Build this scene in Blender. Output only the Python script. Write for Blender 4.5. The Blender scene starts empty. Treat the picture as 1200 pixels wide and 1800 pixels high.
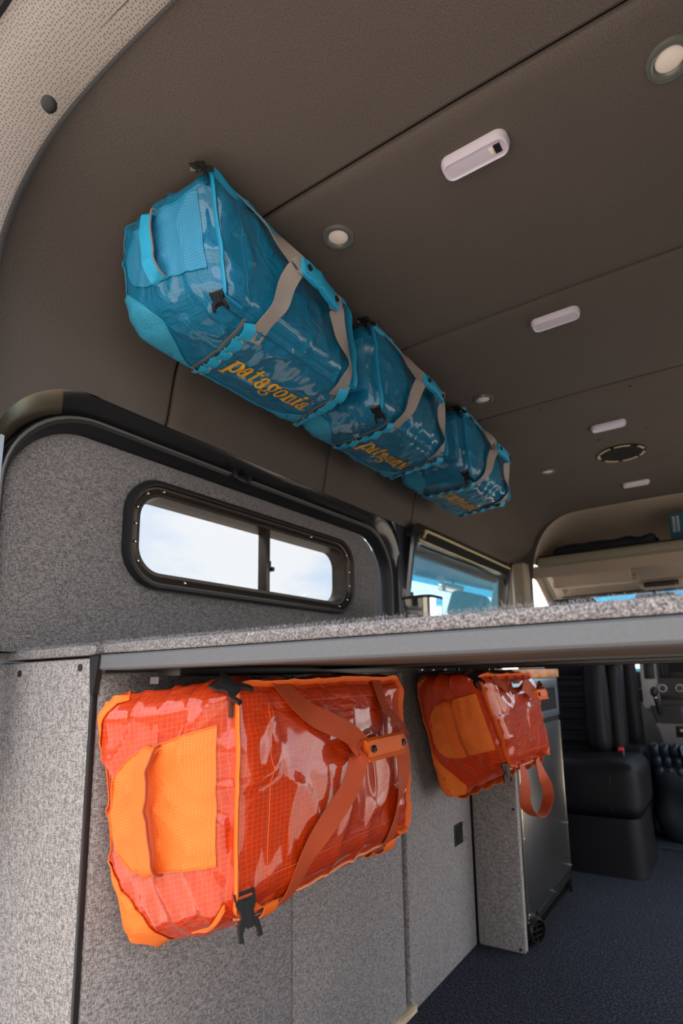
import bpy, bmesh, math, random
from mathutils import Vector, Matrix, noise
random.seed(7)
S = bpy.context.scene
COL = S.collection
# ------------------------------------------------------------------ camera
# eye at the world origin, van floor 1 m below it, +Y to the front of the van
cam_d = bpy.data.cameras.new('camera'); cam = bpy.data.objects.new('camera', cam_d); COL.objects.link(cam)
R = Matrix(((0.84914, 0.11178, 0.51621), (0.52733, -0.13230, -0.83929), (-0.02552, 0.98489, -0.17129)))
def _orth(m):
    a = Vector(m[0]).normalized(); b = Vector(m[1]); b = (b - a * a.dot(b)).normalized(); c = a.cross(b)
    return Matrix((a, b, c))
cam.matrix_world = _orth(R).to_4x4()
cam_d.sensor_fit = 'VERTICAL'; cam_d.sensor_height = 36; cam_d.sensor_width = 24
cam_d.lens = 993.3 / 1800 * 36
cam_d.shift_x = -66.2 / 1800; cam_d.shift_y = 115.3 / 1800
cam_d.clip_start = 0.02; cam_d.clip_end = 400
cam_d.dof.use_dof = True; cam_d.dof.focus_distance = 1.05; cam_d.dof.aperture_fstop = 4.5
S.camera = cam
# ------------------------------------------------------------------ world, sun, exposure
S.view_settings.view_transform = 'Standard'; S.view_settings.look = 'None'
S.view_settings.exposure = 0.5; S.view_settings.gamma = 1; S.view_settings.use_curve_mapping = False
W = bpy.data.worlds.new('sky'); S.world = W; W.use_nodes = True
nt = W.node_tree; nt.nodes.clear()
def wn(t): return nt.nodes.new(t)
out = wn('ShaderNodeOutputWorld'); bg = wn('ShaderNodeBackground'); tc = wn('ShaderNodeTexCoord')
mp = wn('ShaderNodeMapping'); mp.inputs['Scale'].default_value = (1, 1, 2.6)
nz = wn('ShaderNodeTexNoise'); nz.inputs['Scale'].default_value = 2.6; nz.inputs['Detail'].default_value = 7; nz.inputs['Roughness'].default_value = .55
cr = wn('ShaderNodeValToRGB')
cr.color_ramp.elements[0].position = .30; cr.color_ramp.elements[0].color = (.50, .70, .98, 1)
cr.color_ramp.elements[1].position = .50; cr.color_ramp.elements[1].color = (1, 1, 1, 1)
nt.links.new(tc.outputs['Generated'], mp.inputs['Vector']); nt.links.new(mp.outputs[0], nz.inputs['Vector'])
nt.links.new(nz.outputs['Fac'], cr.inputs['Fac']); nt.links.new(cr.outputs[0], bg.inputs['Color'])
bg.inputs['Strength'].default_value = 2.2
nt.links.new(bg.outputs[0], out.inputs['Surface'])
sd = bpy.data.lights.new('sun', 'SUN'); sd.energy = 11; sd.angle = .01; sd.color = (1, .95, .88)
sun = bpy.data.objects.new('sun', sd); COL.objects.link(sun); sun.location = (-6, 1, 12)
sun.rotation_euler = Vector((-.17, .10, .98)).to_track_quat('Z', 'Y').to_euler()

# ------------------------------------------------------------------ materials
MATS = {}
def mat(name, col, rough=.6, metal=0, spec=.4, coat=0, coat_r=.1, build=None, emit=None, bump=None):
    if name in MATS: return MATS[name]
    m = bpy.data.materials.new(name); m.use_nodes = True; MATS[name] = m
    n = m.node_tree; b = n.nodes['Principled BSDF']
    b.inputs['Base Color'].default_value = (*col, 1); b.inputs['Roughness'].default_value = rough
    b.inputs['Metallic'].default_value = metal; b.inputs['Specular IOR Level'].default_value = spec
    b.inputs['Coat Weight'].default_value = coat; b.inputs['Coat Roughness'].default_value = coat_r
    if emit: b.inputs['Emission Color'].default_value = (*emit[0], 1); b.inputs['Emission Strength'].default_value = emit[1]
    if build: build(n, b, col)
    return m
def srgb(r, g, b):
    f = lambda c: (c / 255 / 12.92) if c / 255 < .04045 else ((c / 255 + .055) / 1.055) ** 2.4
    return (f(r), f(g), f(b))
def N(n, t, **k):
    x = n.nodes.new(t)
    for a, v in k.items(): setattr(x, a, v)
    return x
def coords(n, kind, scale=(1, 1, 1)):
    t = N(n, 'ShaderNodeTexCoord'); m = N(n, 'ShaderNodeMapping'); m.inputs['Scale'].default_value = scale
    n.links.new(t.outputs[kind], m.inputs['Vector']); return m.outputs[0]
def geo_pos(n, scale):
    t = N(n, 'ShaderNodeNewGeometry'); m = N(n, 'ShaderNodeMapping'); m.inputs['Scale'].default_value = scale
    n.links.new(t.outputs['Position'], m.inputs['Vector']); return m.outputs[0]
def noise_n(n, vec, scale, detail=2, rough=.5):
    x = N(n, 'ShaderNodeTexNoise'); x.inputs['Scale'].default_value = scale; x.inputs['Detail'].default_value = detail; x.inputs['Roughness'].default_value = rough
    n.links.new(vec, x.inputs['Vector']); return x.outputs['Fac']
def ramp(n, fac, stops):
    r = N(n, 'ShaderNodeValToRGB'); e = r.color_ramp.elements
    while len(e) < len(stops): e.new(.5)
    for i, (p, c) in enumerate(stops): e[i].position = p; e[i].color = (*c, 1) if len(c) == 3 else c
    n.links.new(fac, r.inputs['Fac']); return r.outputs[0]
def math_n(n, op, a, b=None):
    x = N(n, 'ShaderNodeMath', operation=op)
    for i, v in enumerate((a, b)):
        if v is None: continue
        if isinstance(v, (int, float)): x.inputs[i].default_value = v
        else: n.links.new(v, x.inputs[i])
    return x.outputs[0]
def mixc(n, fac, a, b, mode='MIX'):
    x = N(n, 'ShaderNodeMix', data_type='RGBA', blend_type=mode)
    if isinstance(fac, (int, float)): x.inputs[0].default_value = fac
    else: n.links.new(fac, x.inputs[0])
    for s, v in ((6, a), (7, b)):
        if isinstance(v, tuple): x.inputs[s].default_value = (*v, 1) if len(v) == 3 else v
        else: n.links.new(v, x.inputs[s])
    return x.outputs[2]
def bump_n(n, b, h, strength=.3, dist=.002):
    x = N(n, 'ShaderNodeBump'); x.inputs['Strength'].default_value = strength; x.inputs['Distance'].default_value = dist
    n.links.new(h, x.inputs['Height']); n.links.new(x.outputs[0], b.inputs['Normal'])
def mul(c, k): return tuple(min(1, v * k) for v in c)
def woven(fs=1.0, contrast=1.0):
    def f(n, b, col):
        v1 = noise_n(n, geo_pos(n, (110 * fs, 110 * fs, 760 * fs)), 1, 2); v2 = noise_n(n, geo_pos(n, (760 * fs, 760 * fs, 110 * fs)), 1, 2)
        s = math_n(n, 'ADD', v1, v2); s = math_n(n, 'MULTIPLY', s, .5)
        k = .10 / contrast
        c = ramp(n, s, [(.5 - k, mul(col, .5)), (.5, col), (.5 + k, mul(col, 1.6))])
        n.links.new(c, b.inputs['Base Color']); bump_n(n, b, s, .5, .0015)
    return f
def headliner(density=260, dark=.55, rnd=.55, rad=.2):
    def f(n, b, col):
        v = N(n, 'ShaderNodeTexVoronoi', voronoi_dimensions='2D'); v.inputs['Scale'].default_value = density; v.inputs['Randomness'].default_value = rnd
        n.links.new(coords(n, 'UV'), v.inputs['Vector'])
        big = noise_n(n, geo_pos(n, (1, 1, 1)), 5, 4)
        base = mixc(n, big, mul(col, .88), mul(col, 1.1))
        c = mixc(n, ramp(n, v.outputs['Distance'], [(rad, (1, 1, 1)), (rad + .1, (0, 0, 0))]), base, mul(col, dark))
        n.links.new(c, b.inputs['Base Color']); bump_n(n, b, v.outputs['Distance'], .25, .001)
    return f
def speck(scale=700, lo=.5, hi=1.7, bs=.6):
    def f(n, b, col):
        v = noise_n(n, geo_pos(n, (1, 1, 1)), scale, 3, .7); g = noise_n(n, geo_pos(n, (1, 1, 1)), scale * .12, 3)
        c = ramp(n, v, [(.36, mul(col, lo)), (.5, col), (.64, mul(col, hi))])
        c = mixc(n, math_n(n, 'MULTIPLY', g, .5), c, mul(col, .6))
        n.links.new(c, b.inputs['Base Color']); bump_n(n, b, v, bs, .003)
    return f
def ripstop(line, cell=.0065, fine=True, wr=.35):
    # woven ripstop grid on the bag's own cloth coordinates (metres)
    def f(n, b, col):
        uv = coords(n, 'UV'); sp = N(n, 'ShaderNodeSeparateXYZ'); n.links.new(uv, sp.inputs[0])
        def grid(c, w):
            r = None
            for a in (0, 1):
                t = math_n(n, 'MULTIPLY', sp.outputs[a], 1 / c); t = math_n(n, 'FRACT', t)
                t = math_n(n, 'SUBTRACT', t, .5); t = math_n(n, 'ABSOLUTE', t); t = math_n(n, 'LESS_THAN', t, w)
                r = t if r is None else math_n(n, 'MAXIMUM', r, t)
            return r
        g = grid(cell, .06)
        tone = noise_n(n, geo_pos(n, (1, 1, 1)), 7, 3)
        base = mixc(n, tone, mul(col, .82), mul(col, 1.15))
        c = mixc(n, math_n(n, 'MULTIPLY', g, .30), base, line)
        h = math_n(n, 'MULTIPLY', g, .25)
        if fine:
            g2 = grid(cell / 4, .16); c = mixc(n, math_n(n, 'MULTIPLY', g2, .12), c, line)
        n.links.new(c, b.inputs['Base Color'])
        w = noise_n(n, geo_pos(n, (1, 1, 1)), 20, 3, .5)
        cr_ = N(n, 'ShaderNodeTexNoise'); cr_.inputs['Scale'].default_value = 13; cr_.inputs['Detail'].default_value = 2; cr_.inputs['Distortion'].default_value = 1.6
        n.links.new(geo_pos(n, (1, .7, 1)), cr_.inputs['Vector'])
        k_ = math_n(n, 'ABSOLUTE', math_n(n, 'SUBTRACT', cr_.outputs['Fac'], .5)); k_ = math_n(n, 'MINIMUM', math_n(n, 'MULTIPLY', k_, 7.0), 1.0)
        w = math_n(n, 'SUBTRACT', w, math_n(n, 'MULTIPLY', k_, .45))
        bump_n(n, b, math_n(n, 'ADD', math_n(n, 'MULTIPLY', w, 6.0), h), wr, .002)
    return f
def ribbed(axis=0, per=.0022):
    def f(n, b, col):
        uv = coords(n, 'UV'); sp = N(n, 'ShaderNodeSeparateXYZ'); n.links.new(uv, sp.inputs[0])
        t = math_n(n, 'SINE', math_n(n, 'MULTIPLY', sp.outputs[1 - axis], 6.283 / per))
        c = mixc(n, math_n(n, 'MULTIPLY_ADD', t, .5), mul(col, .8), mul(col, 1.2)); n.links.new(c, b.inputs['Base Color'])
        bump_n(n, b, t, .3, .0006)
    return f
def brushed(n, b, col):
    v = noise_n(n, geo_pos(n, (90, 90, 3)), 1, 3); r = ramp(n, v, [(.3, (.25,) * 3), (.7, (.31,) * 3)]); n.links.new(r, b.inputs['Roughness'])
def leather(n, b, col):
    v = N(n, 'ShaderNodeTexVoronoi'); v.inputs['Scale'].default_value = 420; n.links.new(geo_pos(n, (1, 1, 1)), v.inputs['Vector'])
    w = noise_n(n, geo_pos(n, (1, 1, 1)), 22, 3); bump_n(n, b, math_n(n, 'ADD', v.outputs['Distance'], math_n(n, 'MULTIPLY', w, 3)), .25, .0015)
def wood(n, b, col):
    v = noise_n(n, geo_pos(n, (60, 9, 60)), 1, 4); c = ramp(n, v, [(.35, mul(col, .6)), (.65, mul(col, 1.2))]); n.links.new(c, b.inputs['Base Color'])
def dirt(n, b, col):
    v = noise_n(n, geo_pos(n, (1, 1, 1)), .8, 6); c = ramp(n, v, [(.35, mul(col, .7)), (.65, mul(col, 1.2))]); n.links.new(c, b.inputs['Base Color'])
def glass(name, tint, refl):
    if name in MATS: return MATS[name]
    m = bpy.data.materials.new(name); m.use_nodes = True; MATS[name] = m; n = m.node_tree; n.nodes.clear()
    o = N(n, 'ShaderNodeOutputMaterial'); t = N(n, 'ShaderNodeBsdfTransparent'); g = N(n, 'ShaderNodeBsdfGlossy'); x = N(n, 'ShaderNodeMixShader')
    t.inputs[0].default_value = (*tint, 1); g.inputs['Roughness'].default_value = .01; g.inputs[0].default_value = (1, 1, 1, 1)
    if refl is None:
        ge = N(n, 'ShaderNodeNewGeometry'); d = N(n, 'ShaderNodeVectorMath', operation='DOT_PRODUCT')
        n.links.new(ge.outputs['Incoming'], d.inputs[0]); n.links.new(ge.outputs['Normal'], d.inputs[1])
        c = math_n(n, 'SUBTRACT', 1.0, math_n(n, 'ABSOLUTE', d.outputs['Value'])); c = math_n(n, 'POWER', c, 5.0)
        n.links.new(math_n(n, 'ADD', math_n(n, 'MULTIPLY', c, .8), .03), x.inputs[0])
    else: x.inputs[0].default_value = refl
    n.links.new(t.outputs[0], x.inputs[1]); n.links.new(g.outputs[0], x.inputs[2]); n.links.new(x.outputs[0], o.inputs[0]); return m

M_head = mat('headliner_cloth', srgb(88, 80, 76), .85, build=headliner(230, .68, .8, .18))
M_trim = mat('perforated_trim', srgb(136, 130, 128), .8, build=headliner(170, .34, .45, .17))
M_cabh = mat('cab_headliner', srgb(152, 138, 124), .9, build=headliner(420, .85))
M_blackm = mat('black_body_paint', (.012, .012, .014), .22, coat=.6)
M_bodyp = mat('warm_reflection_metal', srgb(150, 138, 120), .25, metal=.85)
M_whitep = mat('white_paint', srgb(190, 205, 222), .3)
M_rub = mat('black_rubber', (.012, .013, .016), .42)
M_rubr = mat('ribbed_seal', (.012, .012, .02), .5, build=ribbed(0, .006))
M_wall = mat('grey_woven', srgb(116, 112, 112), .9, build=woven(1.1, 1.5))
M_panel = mat('light_grey_woven', srgb(132, 128, 128), .9, build=woven(1.15, 1.6))
M_floor = mat('navy_carpet', srgb(48, 51, 61), .98, spec=.1, build=speck(130, .2, 2.8))
M_carpet = mat('grey_carpet', srgb(140, 136, 138), 1, spec=.1, build=speck(380, .22, 2.2, 1))
M_fib = mat('grey_carpet_fibre', srgb(150, 147, 150), .9, build=speck(420, .25, 1.9, 0))
M_rail = mat('grey_powder_coat', srgb(96, 98, 103), .5, build=speck(1500, .85, 1.15, .15))
M_under = mat('brown_board', srgb(84, 70, 60), .6)
M_alu = mat('anodised_bronze', srgb(70, 62, 56), .35, metal=.6)
M_screw = mat('zinc', (.75, .75, .76), .25, metal=1)
M_dscrew = mat('dark_screw', (.03, .03, .033), .4, metal=.5)
M_steel = mat('brushed_steel', (.36, .355, .35), .3, metal=1)
M_mirror = mat('polished_steel', (.8, .8, .8), .06, metal=1)
M_leather = mat('black_leather', (.007, .007, .010), .5, spec=.18, build=leather)
M_black = mat('black_plastic', (.012, .012, .013), .35)
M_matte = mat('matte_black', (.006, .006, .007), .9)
M_wood = mat('oak', srgb(196, 132, 80), .5, build=wood)
M_pine = mat('raw_pine', srgb(200, 180, 150), .7, build=wood)
M_lens = mat('milky_lens', srgb(205, 198, 214), .3, coat=.4)
M_lensw = mat('frosted_lens', srgb(238, 226, 218), .4)
M_ring = mat('grey_bezel', srgb(92, 94, 90), .25, coat=.5)
M_cream = mat('cream_piping', srgb(196, 182, 140), .5)
M_beige = mat('beige_plastic', srgb(150, 140, 126), .6)
M_silver = mat('silver_plastic', srgb(150, 148, 152), .4)
M_dash = mat('dash_plastic', srgb(40, 41, 45), .5)
M_conso = mat('console_plastic', srgb(104, 100, 100), .55)
M_navy = mat('navy_cloth', srgb(18, 24, 36), .6)
M_teal = mat('teal_card', srgb(38, 92, 112), .6)
M_paper = mat('white_print', srgb(215, 215, 220), .7)
M_red = mat('red_button', (.7, .02, .05), .4)
M_brass = mat('brass', (.75, .5, .18), .3, metal=1)
M_dirt = mat('dry_ground', srgb(146, 136, 126), .95, build=dirt)
M_glass = glass('tinted_glass', (.55, .56, .57), None)
M_glass2 = glass('privacy_glass', (.22, .38, .44), .42)
M_wind = glass('windscreen_glass', (.55, .78, .9), None)

# ------------------------------------------------------------------ mesh helpers
LOC = {}
def put(o, parent):
    COL.objects.link(o)
    if parent is not None: o.parent = parent
    return o
def wloc(o): return LOC.get(o.name, Vector((0, 0, 0)))
def obj(name, vf, m, parent=None, smooth=True, uv=None, label=None):
    v, f = vf[0], vf[1]
    if uv is None and len(vf) > 2: uv = vf[2]
    base = wloc(parent) if parent is not None else Vector((0, 0, 0))
    if parent is None and v:      # origin at the base of the thing
        lo = Vector((min(p[0] for p in v), min(p[1] for p in v), min(p[2] for p in v))); hi = Vector((max(p[0] for p in v), max(p[1] for p in v), 0))
        base = Vector(((lo.x + hi.x) / 2, (lo.y + hi.y) / 2, lo.z))
    me = bpy.data.meshes.new(name)
    me.from_pydata([(p[0] - base.x, p[1] - base.y, p[2] - base.z) for p in v], [], f)
    if uv:
        l = me.uv_layers.new(name='UVMap'); k = 0
        for p in me.polygons:
            for li in p.loop_indices: l.data[li].uv = uv[me.loops[li].vertex_index]
    me.materials.append(m)
    bm = bmesh.new(); bm.from_mesh(me); bmesh.ops.recalc_face_normals(bm, faces=bm.faces); bm.to_mesh(me); bm.free()
    if smooth:
        me.polygons.foreach_set('use_smooth', [True] * len(me.polygons))
        me.set_sharp_from_angle(angle=math.radians(38))
    o = bpy.data.objects.new(name, me)
    if parent is None: o.location = base
    put(o, parent); LOC[o.name] = base
    if label: o['label'] = label
    return o
def thing(name, loc, label=None, cat=None, group=None, kind=None):
    o = bpy.data.objects.new(name, None); o.location = loc; o.empty_display_size = .05; COL.objects.link(o); LOC[o.name] = Vector(loc)
    return tag(o, label, cat, group, kind)
def tag(o, label=None, cat=None, group=None, kind=None):
    if label: o['label'] = label
    if cat: o['category'] = cat
    if group: o['group'] = group
    if kind: o['kind'] = kind
    return o
def join(*parts):
    V, F, U = [], [], []
    for p in parts:
        k = len(V); V += list(p[0]); F += [tuple(i + k for i in f) for f in p[1]]
        U += list(p[2]) if len(p) > 2 and p[2] else [(0, 0)] * len(p[0])
    return V, F, U
def box(x0, x1, y0, y1, z0, z1, bev=0.0):
    if bev <= 0:
        v = [Vector((x, y, z)) for x in (x0, x1) for y in (y0, y1) for z in (z0, z1)]
        return v, [(0, 1, 3, 2), (4, 6, 7, 5), (0, 4, 5, 1), (2, 3, 7, 6), (0, 2, 6, 4), (1, 5, 7, 3)]
    bm = bmesh.new(); bmesh.ops.create_cube(bm, size=1)
    for p in bm.verts: p.co = Vector(((x0 + x1) / 2 + p.co.x * (x1 - x0), (y0 + y1) / 2 + p.co.y * (y1 - y0), (z0 + z1) / 2 + p.co.z * (z1 - z0)))
    bmesh.ops.bevel(bm, geom=bm.edges[:], offset=bev, segments=2, profile=.5, affect='EDGES')
    bm.verts.index_update(); r = ([p.co.copy() for p in bm.verts], [tuple(q.index for q in f.verts) for f in bm.faces]); bm.free(); return r
def xform(vf, M): return ([M @ Vector(p) for p in vf[0]],) + tuple(vf[1:])
def catmull(P, n=6, closed=False):
    P = [Vector(p) for p in P]; L = len(P); o = []
    rng = range(L if closed else L - 1)
    for i in rng:
        g = lambda k: P[k % L] if closed else P[max(0, min(L - 1, k))]
        a, b, c, d = g(i - 1), g(i), g(i + 1), g(i + 2)
        for j in range(n):
            t = j / n
            o.append(.5 * ((2 * b) + (c - a) * t + (2 * a - 5 * b + 4 * c - d) * t * t + (3 * b - a - 3 * c + d) * t ** 3))
    if not closed: o.append(P[-1].copy())
    return o
def tube(P, r, k=8, closed=False, flat=1.0, nrm=None):
    P = [Vector(p) for p in P]; n = len(P); V, F = [], []
    up0 = None
    for i, p in enumerate(P):
        a = P[(i - 1) % n] if closed or i else P[0]; b = P[(i + 1) % n] if closed or i < n - 1 else P[-1]
        t = (b - a).normalized()
        if nrm: u = Vector(nrm[i]); u = (u - t * u.dot(t)).normalized()
        else:
            if up0 is None: up0 = Vector((0, 0, 1)) if abs(t.z) < .9 else Vector((1, 0, 0))
            u = (up0 - t * up0.dot(t)).normalized(); up0 = u
        w = t.cross(u)
        rr = r[i] if isinstance(r, (list, tuple)) else r
        for j in range(k):
            an = 2 * math.pi * j / k; V.append(p + u * math.cos(an) * rr + w * math.sin(an) * rr * flat)
    for i in range(n if closed else n - 1):
        for j in range(k):
            a = i * k + j; b = i * k + (j + 1) % k; c = ((i + 1) % n) * k + (j + 1) % k; d = ((i + 1) % n) * k + j; F.append((a, b, c, d))
    if not closed: F.append(tuple(range(k))); F.append(tuple(range((n - 1) * k, n * k)))
    return V, F
def ribbon(P, Wd, width, th=.0016):
    """flat webbing along P; Wd = width directions; uv in metres"""
    n = len(P); V, F, U = [], [], []; s = 0
    for i in range(n):
        p = Vector(P[i]); t = (Vector(P[min(n - 1, i + 1)]) - Vector(P[max(0, i - 1)])).normalized()
        w = Vector(Wd[i]); w = (w - t * w.dot(t)).normalized(); nn = t.cross(w)
        if i: s += (p - Vector(P[i - 1])).length
        hw = (width[i] if isinstance(width, (list, tuple)) else width) / 2
        for (a, b) in ((-1, -1), (-.5, -1), (0, -1), (.5, -1), (1, -1), (1, 1), (.5, 1), (0, 1), (-.5, 1), (-1, 1)):
            V.append(p + w * hw * a + nn * th * .5 * b); U.append((s, hw * a))
    for i in range(n - 1):
        for j in range(10):
            a = i * 10 + j; b = i * 10 + (j + 1) % 10; F.append((a, b, b + 10, a + 10))
    F.append(tuple(range(10))); F.append(tuple(range((n - 1) * 10, n * 10)))
    return V, F, U
def lathe(prof, M, k=32):
    V, F = [], []; n = len(prof)
    for (r, h) in prof:
        for j in range(k):
            a = 2 * math.pi * j / k; V.append(M @ Vector((r * math.cos(a), r * math.sin(a), h)))
    for i in range(n - 1):
        for j in range(k): F.append((i * k + j, i * k + (j + 1) % k, (i + 1) * k + (j + 1) % k, (i + 1) * k + j))
    F.append(tuple(range(k))); F.append(tuple(range((n - 1) * k, n * k))); return V, F
def axisM(loc, z, x=None):
    z = Vector(z).normalized(); x = Vector(x) if x else (Vector((1, 0, 0)) if abs(z.x) < .9 else Vector((0, 1, 0)))
    x = (x - z * x.dot(z)).normalized(); y = z.cross(x)
    m = Matrix((x, y, z)).transposed().to_4x4(); m.translation = Vector(loc); return m
def rr(h0, h1, v0, v1, r, na=8, ns=6):
    """rounded rectangle loop as (h, v) points, same count for any size"""
    o = []
    for cx, cy, a0, (ex, ey) in ((h1 - r, v0 + r, -90, (0, 1)), (h1 - r, v1 - r, 0, (-1, 0)), (h0 + r, v1 - r, 90, (0, -1)), (h0 + r, v0 + r, 180, (1, 0))):
        for i in range(na + 1):
            a = math.radians(a0 + 90 * i / na); o.append((cx + r * math.cos(a), cy + r * math.sin(a)))
        L = (v1 - v0 - 2 * r) if ey else (h1 - h0 - 2 * r)
        for i in range(1, ns): o.append((o[-1][0] + ex * L / ns, o[-1][1] + ey * L / ns))
    return o
def loft(loops, closed=True, caps=(False, False)):
    V, F = [], []; n = len(loops[0])
    for l in loops: V += [Vector(p) for p in l]
    for i in range(len(loops) - 1):
        for j in range(n if closed else n - 1):
            a = i * n + j; b = i * n + (j + 1) % n; F.append((a, b, b + n, a + n))
    if caps[0]: F.append(tuple(range(n)))
    if caps[1]: F.append(tuple(range((len(loops) - 1) * n, len(loops) * n)))
    U = []; v = 0; us = [0]                    # arc length coordinates in metres
    for j in range(1, n): us.append(us[-1] + (Vector(loops[0][j]) - Vector(loops[0][j - 1])).length)
    for i, l in enumerate(loops):
        if i: v += (Vector(l[n // 3]) - Vector(loops[i - 1][n // 3])).length
        U += [(u, v) for u in us]
    return V, F, U
def prism(poly, f, d):
    """polygon (list of 3D points) extruded by vector d"""
    n = len(poly); V = [Vector(p) for p in poly] + [Vector(p) + Vector(d) for p in poly]
    return V, [tuple(range(n)), tuple(range(n, 2 * n))] + [(i, (i + 1) % n, n + (i + 1) % n, n + i) for i in range(n)]
def cube_grid(n):
    """points of a subdivided cube surface in [-1,1]^3, welded"""
    idx, V, F = {}, [], []
    def vid(p):
        k = tuple(round(c * 4096) for c in p)
        if k not in idx: idx[k] = len(V); V.append(p)
        return idx[k]
    for ax in range(3):
        b, c = [(1, 2), (2, 0), (0, 1)][ax]
        for s in (-1, 1):
            for i in range(n[b]):
                for j in range(n[c]):
                    q = []
                    for (di, dj) in ((0, 0), (1, 0), (1, 1), (0, 1)):
                        p = [0, 0, 0]; p[ax] = s; p[b] = -1 + 2 * (i + di) / n[b]; p[c] = -1 + 2 * (j + dj) / n[c]; q.append(vid(tuple(p)))
                    F.append(tuple(q if s > 0 else q[::-1]))
    return V, F
def rbox(c, size, r, M=None, n=10, bulge=0.0, lump=0.0, freq=8, seed=0):
    """soft rounded box (cushion)"""
    G, F = cube_grid((n, n, n)); h = [s / 2 for s in size]; V = []
    for g in G:
        q = [g[i] * h[i] for i in range(3)]; inn = [max(-(h[i] - r), min(h[i] - r, q[i])) for i in range(3)]
        d = Vector([q[i] - inn[i] for i in range(3)]); d = d.normalized() if d.length else Vector((0, 0, 1))
        p = Vector(inn) + d * r
        b = sum(d[i] ** 2 * (1 - g[(i + 1) % 3] ** 2) * (1 - g[(i + 2) % 3] ** 2) for i in range(3)) * bulge
        if lump: b += lump * noise.noise(p * freq + Vector((seed, seed * 2, 3)))
        V.append(p + d * b)
    M = M or Matrix.Translation(Vector(c))
    return [M @ v for v in V], F
def sm(a, b, x):
    t = max(0, min(1, (x - a) / (b - a))); return t * t * (3 - 2 * t)

# ------------------------------------------------------------------ ground and van shell
tag(obj('ground', ([(-60, -60, -1.75), (60, -60, -1.75), (60, 60, -1.75), (-60, 60, -1.75)], [(0, 1, 2, 3)]), M_dirt), kind='structure', label='dry sandy ground outside the van')
V, F = [], []  # unseen ridge added so the glossy bags reflect something darker behind
for i in range(61):
    a = math.radians(195 + 150 * i / 60); e = min(i, 60 - i) / 12
    h = 11 * min(1, e) * (1 + .35 * noise.noise(Vector((i * .31, 0, 0))))
    for (r_, hh) in ((34, -1.8), (42, h * .7 - 1.8), (52, h - 1.8), (60, -1.8)): V.append(Vector((r_ * math.cos(a), r_ * math.sin(a), hh)))
F = [(i * 4 + j, i * 4 + j + 1, i * 4 + 5 + j, i * 4 + 4 + j) for i in range(60) for j in range(3)]
tag(obj('added_hills', (V, F), mat('added_ridge_scrub', srgb(84, 80, 66), .95, build=dirt)), kind='structure', label='unseen scrub ridge added behind the van for the bags to reflect')
CX = -.323
PROF = [(-1.197, .660), (-1.19, .68), (-1.166, .80), (-1.135, .865), (-1.08, .92), (-1.0, .963), (-.90, .988), (-.77, 1.0), (-.55, 1.003), (CX, 1.005)]
pl = catmull([(p[0], 0, p[1]) for p in PROF], 5); half = [(p.x, p.z) for p in pl]
prof = half + [(2 * CX - x, z) for (x, z) in half[-2::-1]]
def pnorm(pr, i):
    a = pr[max(0, i - 1)]; b = pr[min(len(pr) - 1, i + 1)]; t = Vector((b[0] - a[0], 0, b[1] - a[1])).normalized(); return Vector((-t.z, 0, t.x))   # outward
RING = dict(y0=.490, y1=2.145, top=.685, r=.22)
def head_pt(i, y, off):
    x, z = prof[i]; n = pnorm(prof, i)
    k = 1 - .15 * sm(2.65, 3.62, y) * sm(.70, .80, z)
    xx = CX + (x - CX) * k
    p = Vector((xx + n.x * off, y, z + n.z * off))
    return p
def hbound(yc, yw, i):
    z = prof[i][1]; x = abs(prof[i][0] - CX)
    t = sm(.45, .78, x); return yc + (yw - yc) * t
ceil = thing('ceiling', (CX, 2.0, 1.0), 'dark grey brown padded headliner over the whole van', kind='structure')
bounds = [(.395, .445), (.81, .902), (1.43, 1.574), (2.041, 2.229), (3.62, 3.62)]
for k in range(4):
    rows = []
    fr = [0, .002, .006, .012]
    g0 = .0025 if k else 0; g1 = .0025 if k < 3 else 0
    offs = [(0, .010), (.003, .003), (.009, 0)]
    loops = []
    def row(f, d, off):
        l = []
        for i in range(len(prof)):
            a = hbound(*bounds[k], i) + g0; b = hbound(*bounds[k + 1], i) - g1
            y = a + (b - a) * f + d
            p = head_pt(i, y, off)
            if i < 6:                           # lower hem of the wall side follows the door aperture
                if y < RING['y0'] + RING['r']:
                    t = min(RING['r'], RING['y0'] + RING['r'] - y); drop = RING['r'] - math.sqrt(max(0, RING['r'] ** 2 - t * t))
                    p.z -= drop * (1 - i / 6); p.x += .004 * (1 - i / 6)
            l.append(p)
        return l
    if k: loops += [row(0, d, o) for d, o in offs]
    else: loops += [row(0, 0, 0)]
    NR = 64 if k == 0 else 16
    for j in range(1, NR): loops.append(row(j / NR, 0, 0))
    if k < 3: loops += [row(1, -d, o) for d, o in offs[::-1]]
    else: loops += [row(1, 0, 0)]
    obj('headliner_panel', loft(loops, closed=False), M_head, ceil)
obj('roof_skin', loft([[head_pt(i, y, .03) for i in range(len(prof))] for y in (.36, 1.0, 2.0, 3.0, 3.64)], closed=False), M_matte, ceil)
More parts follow.
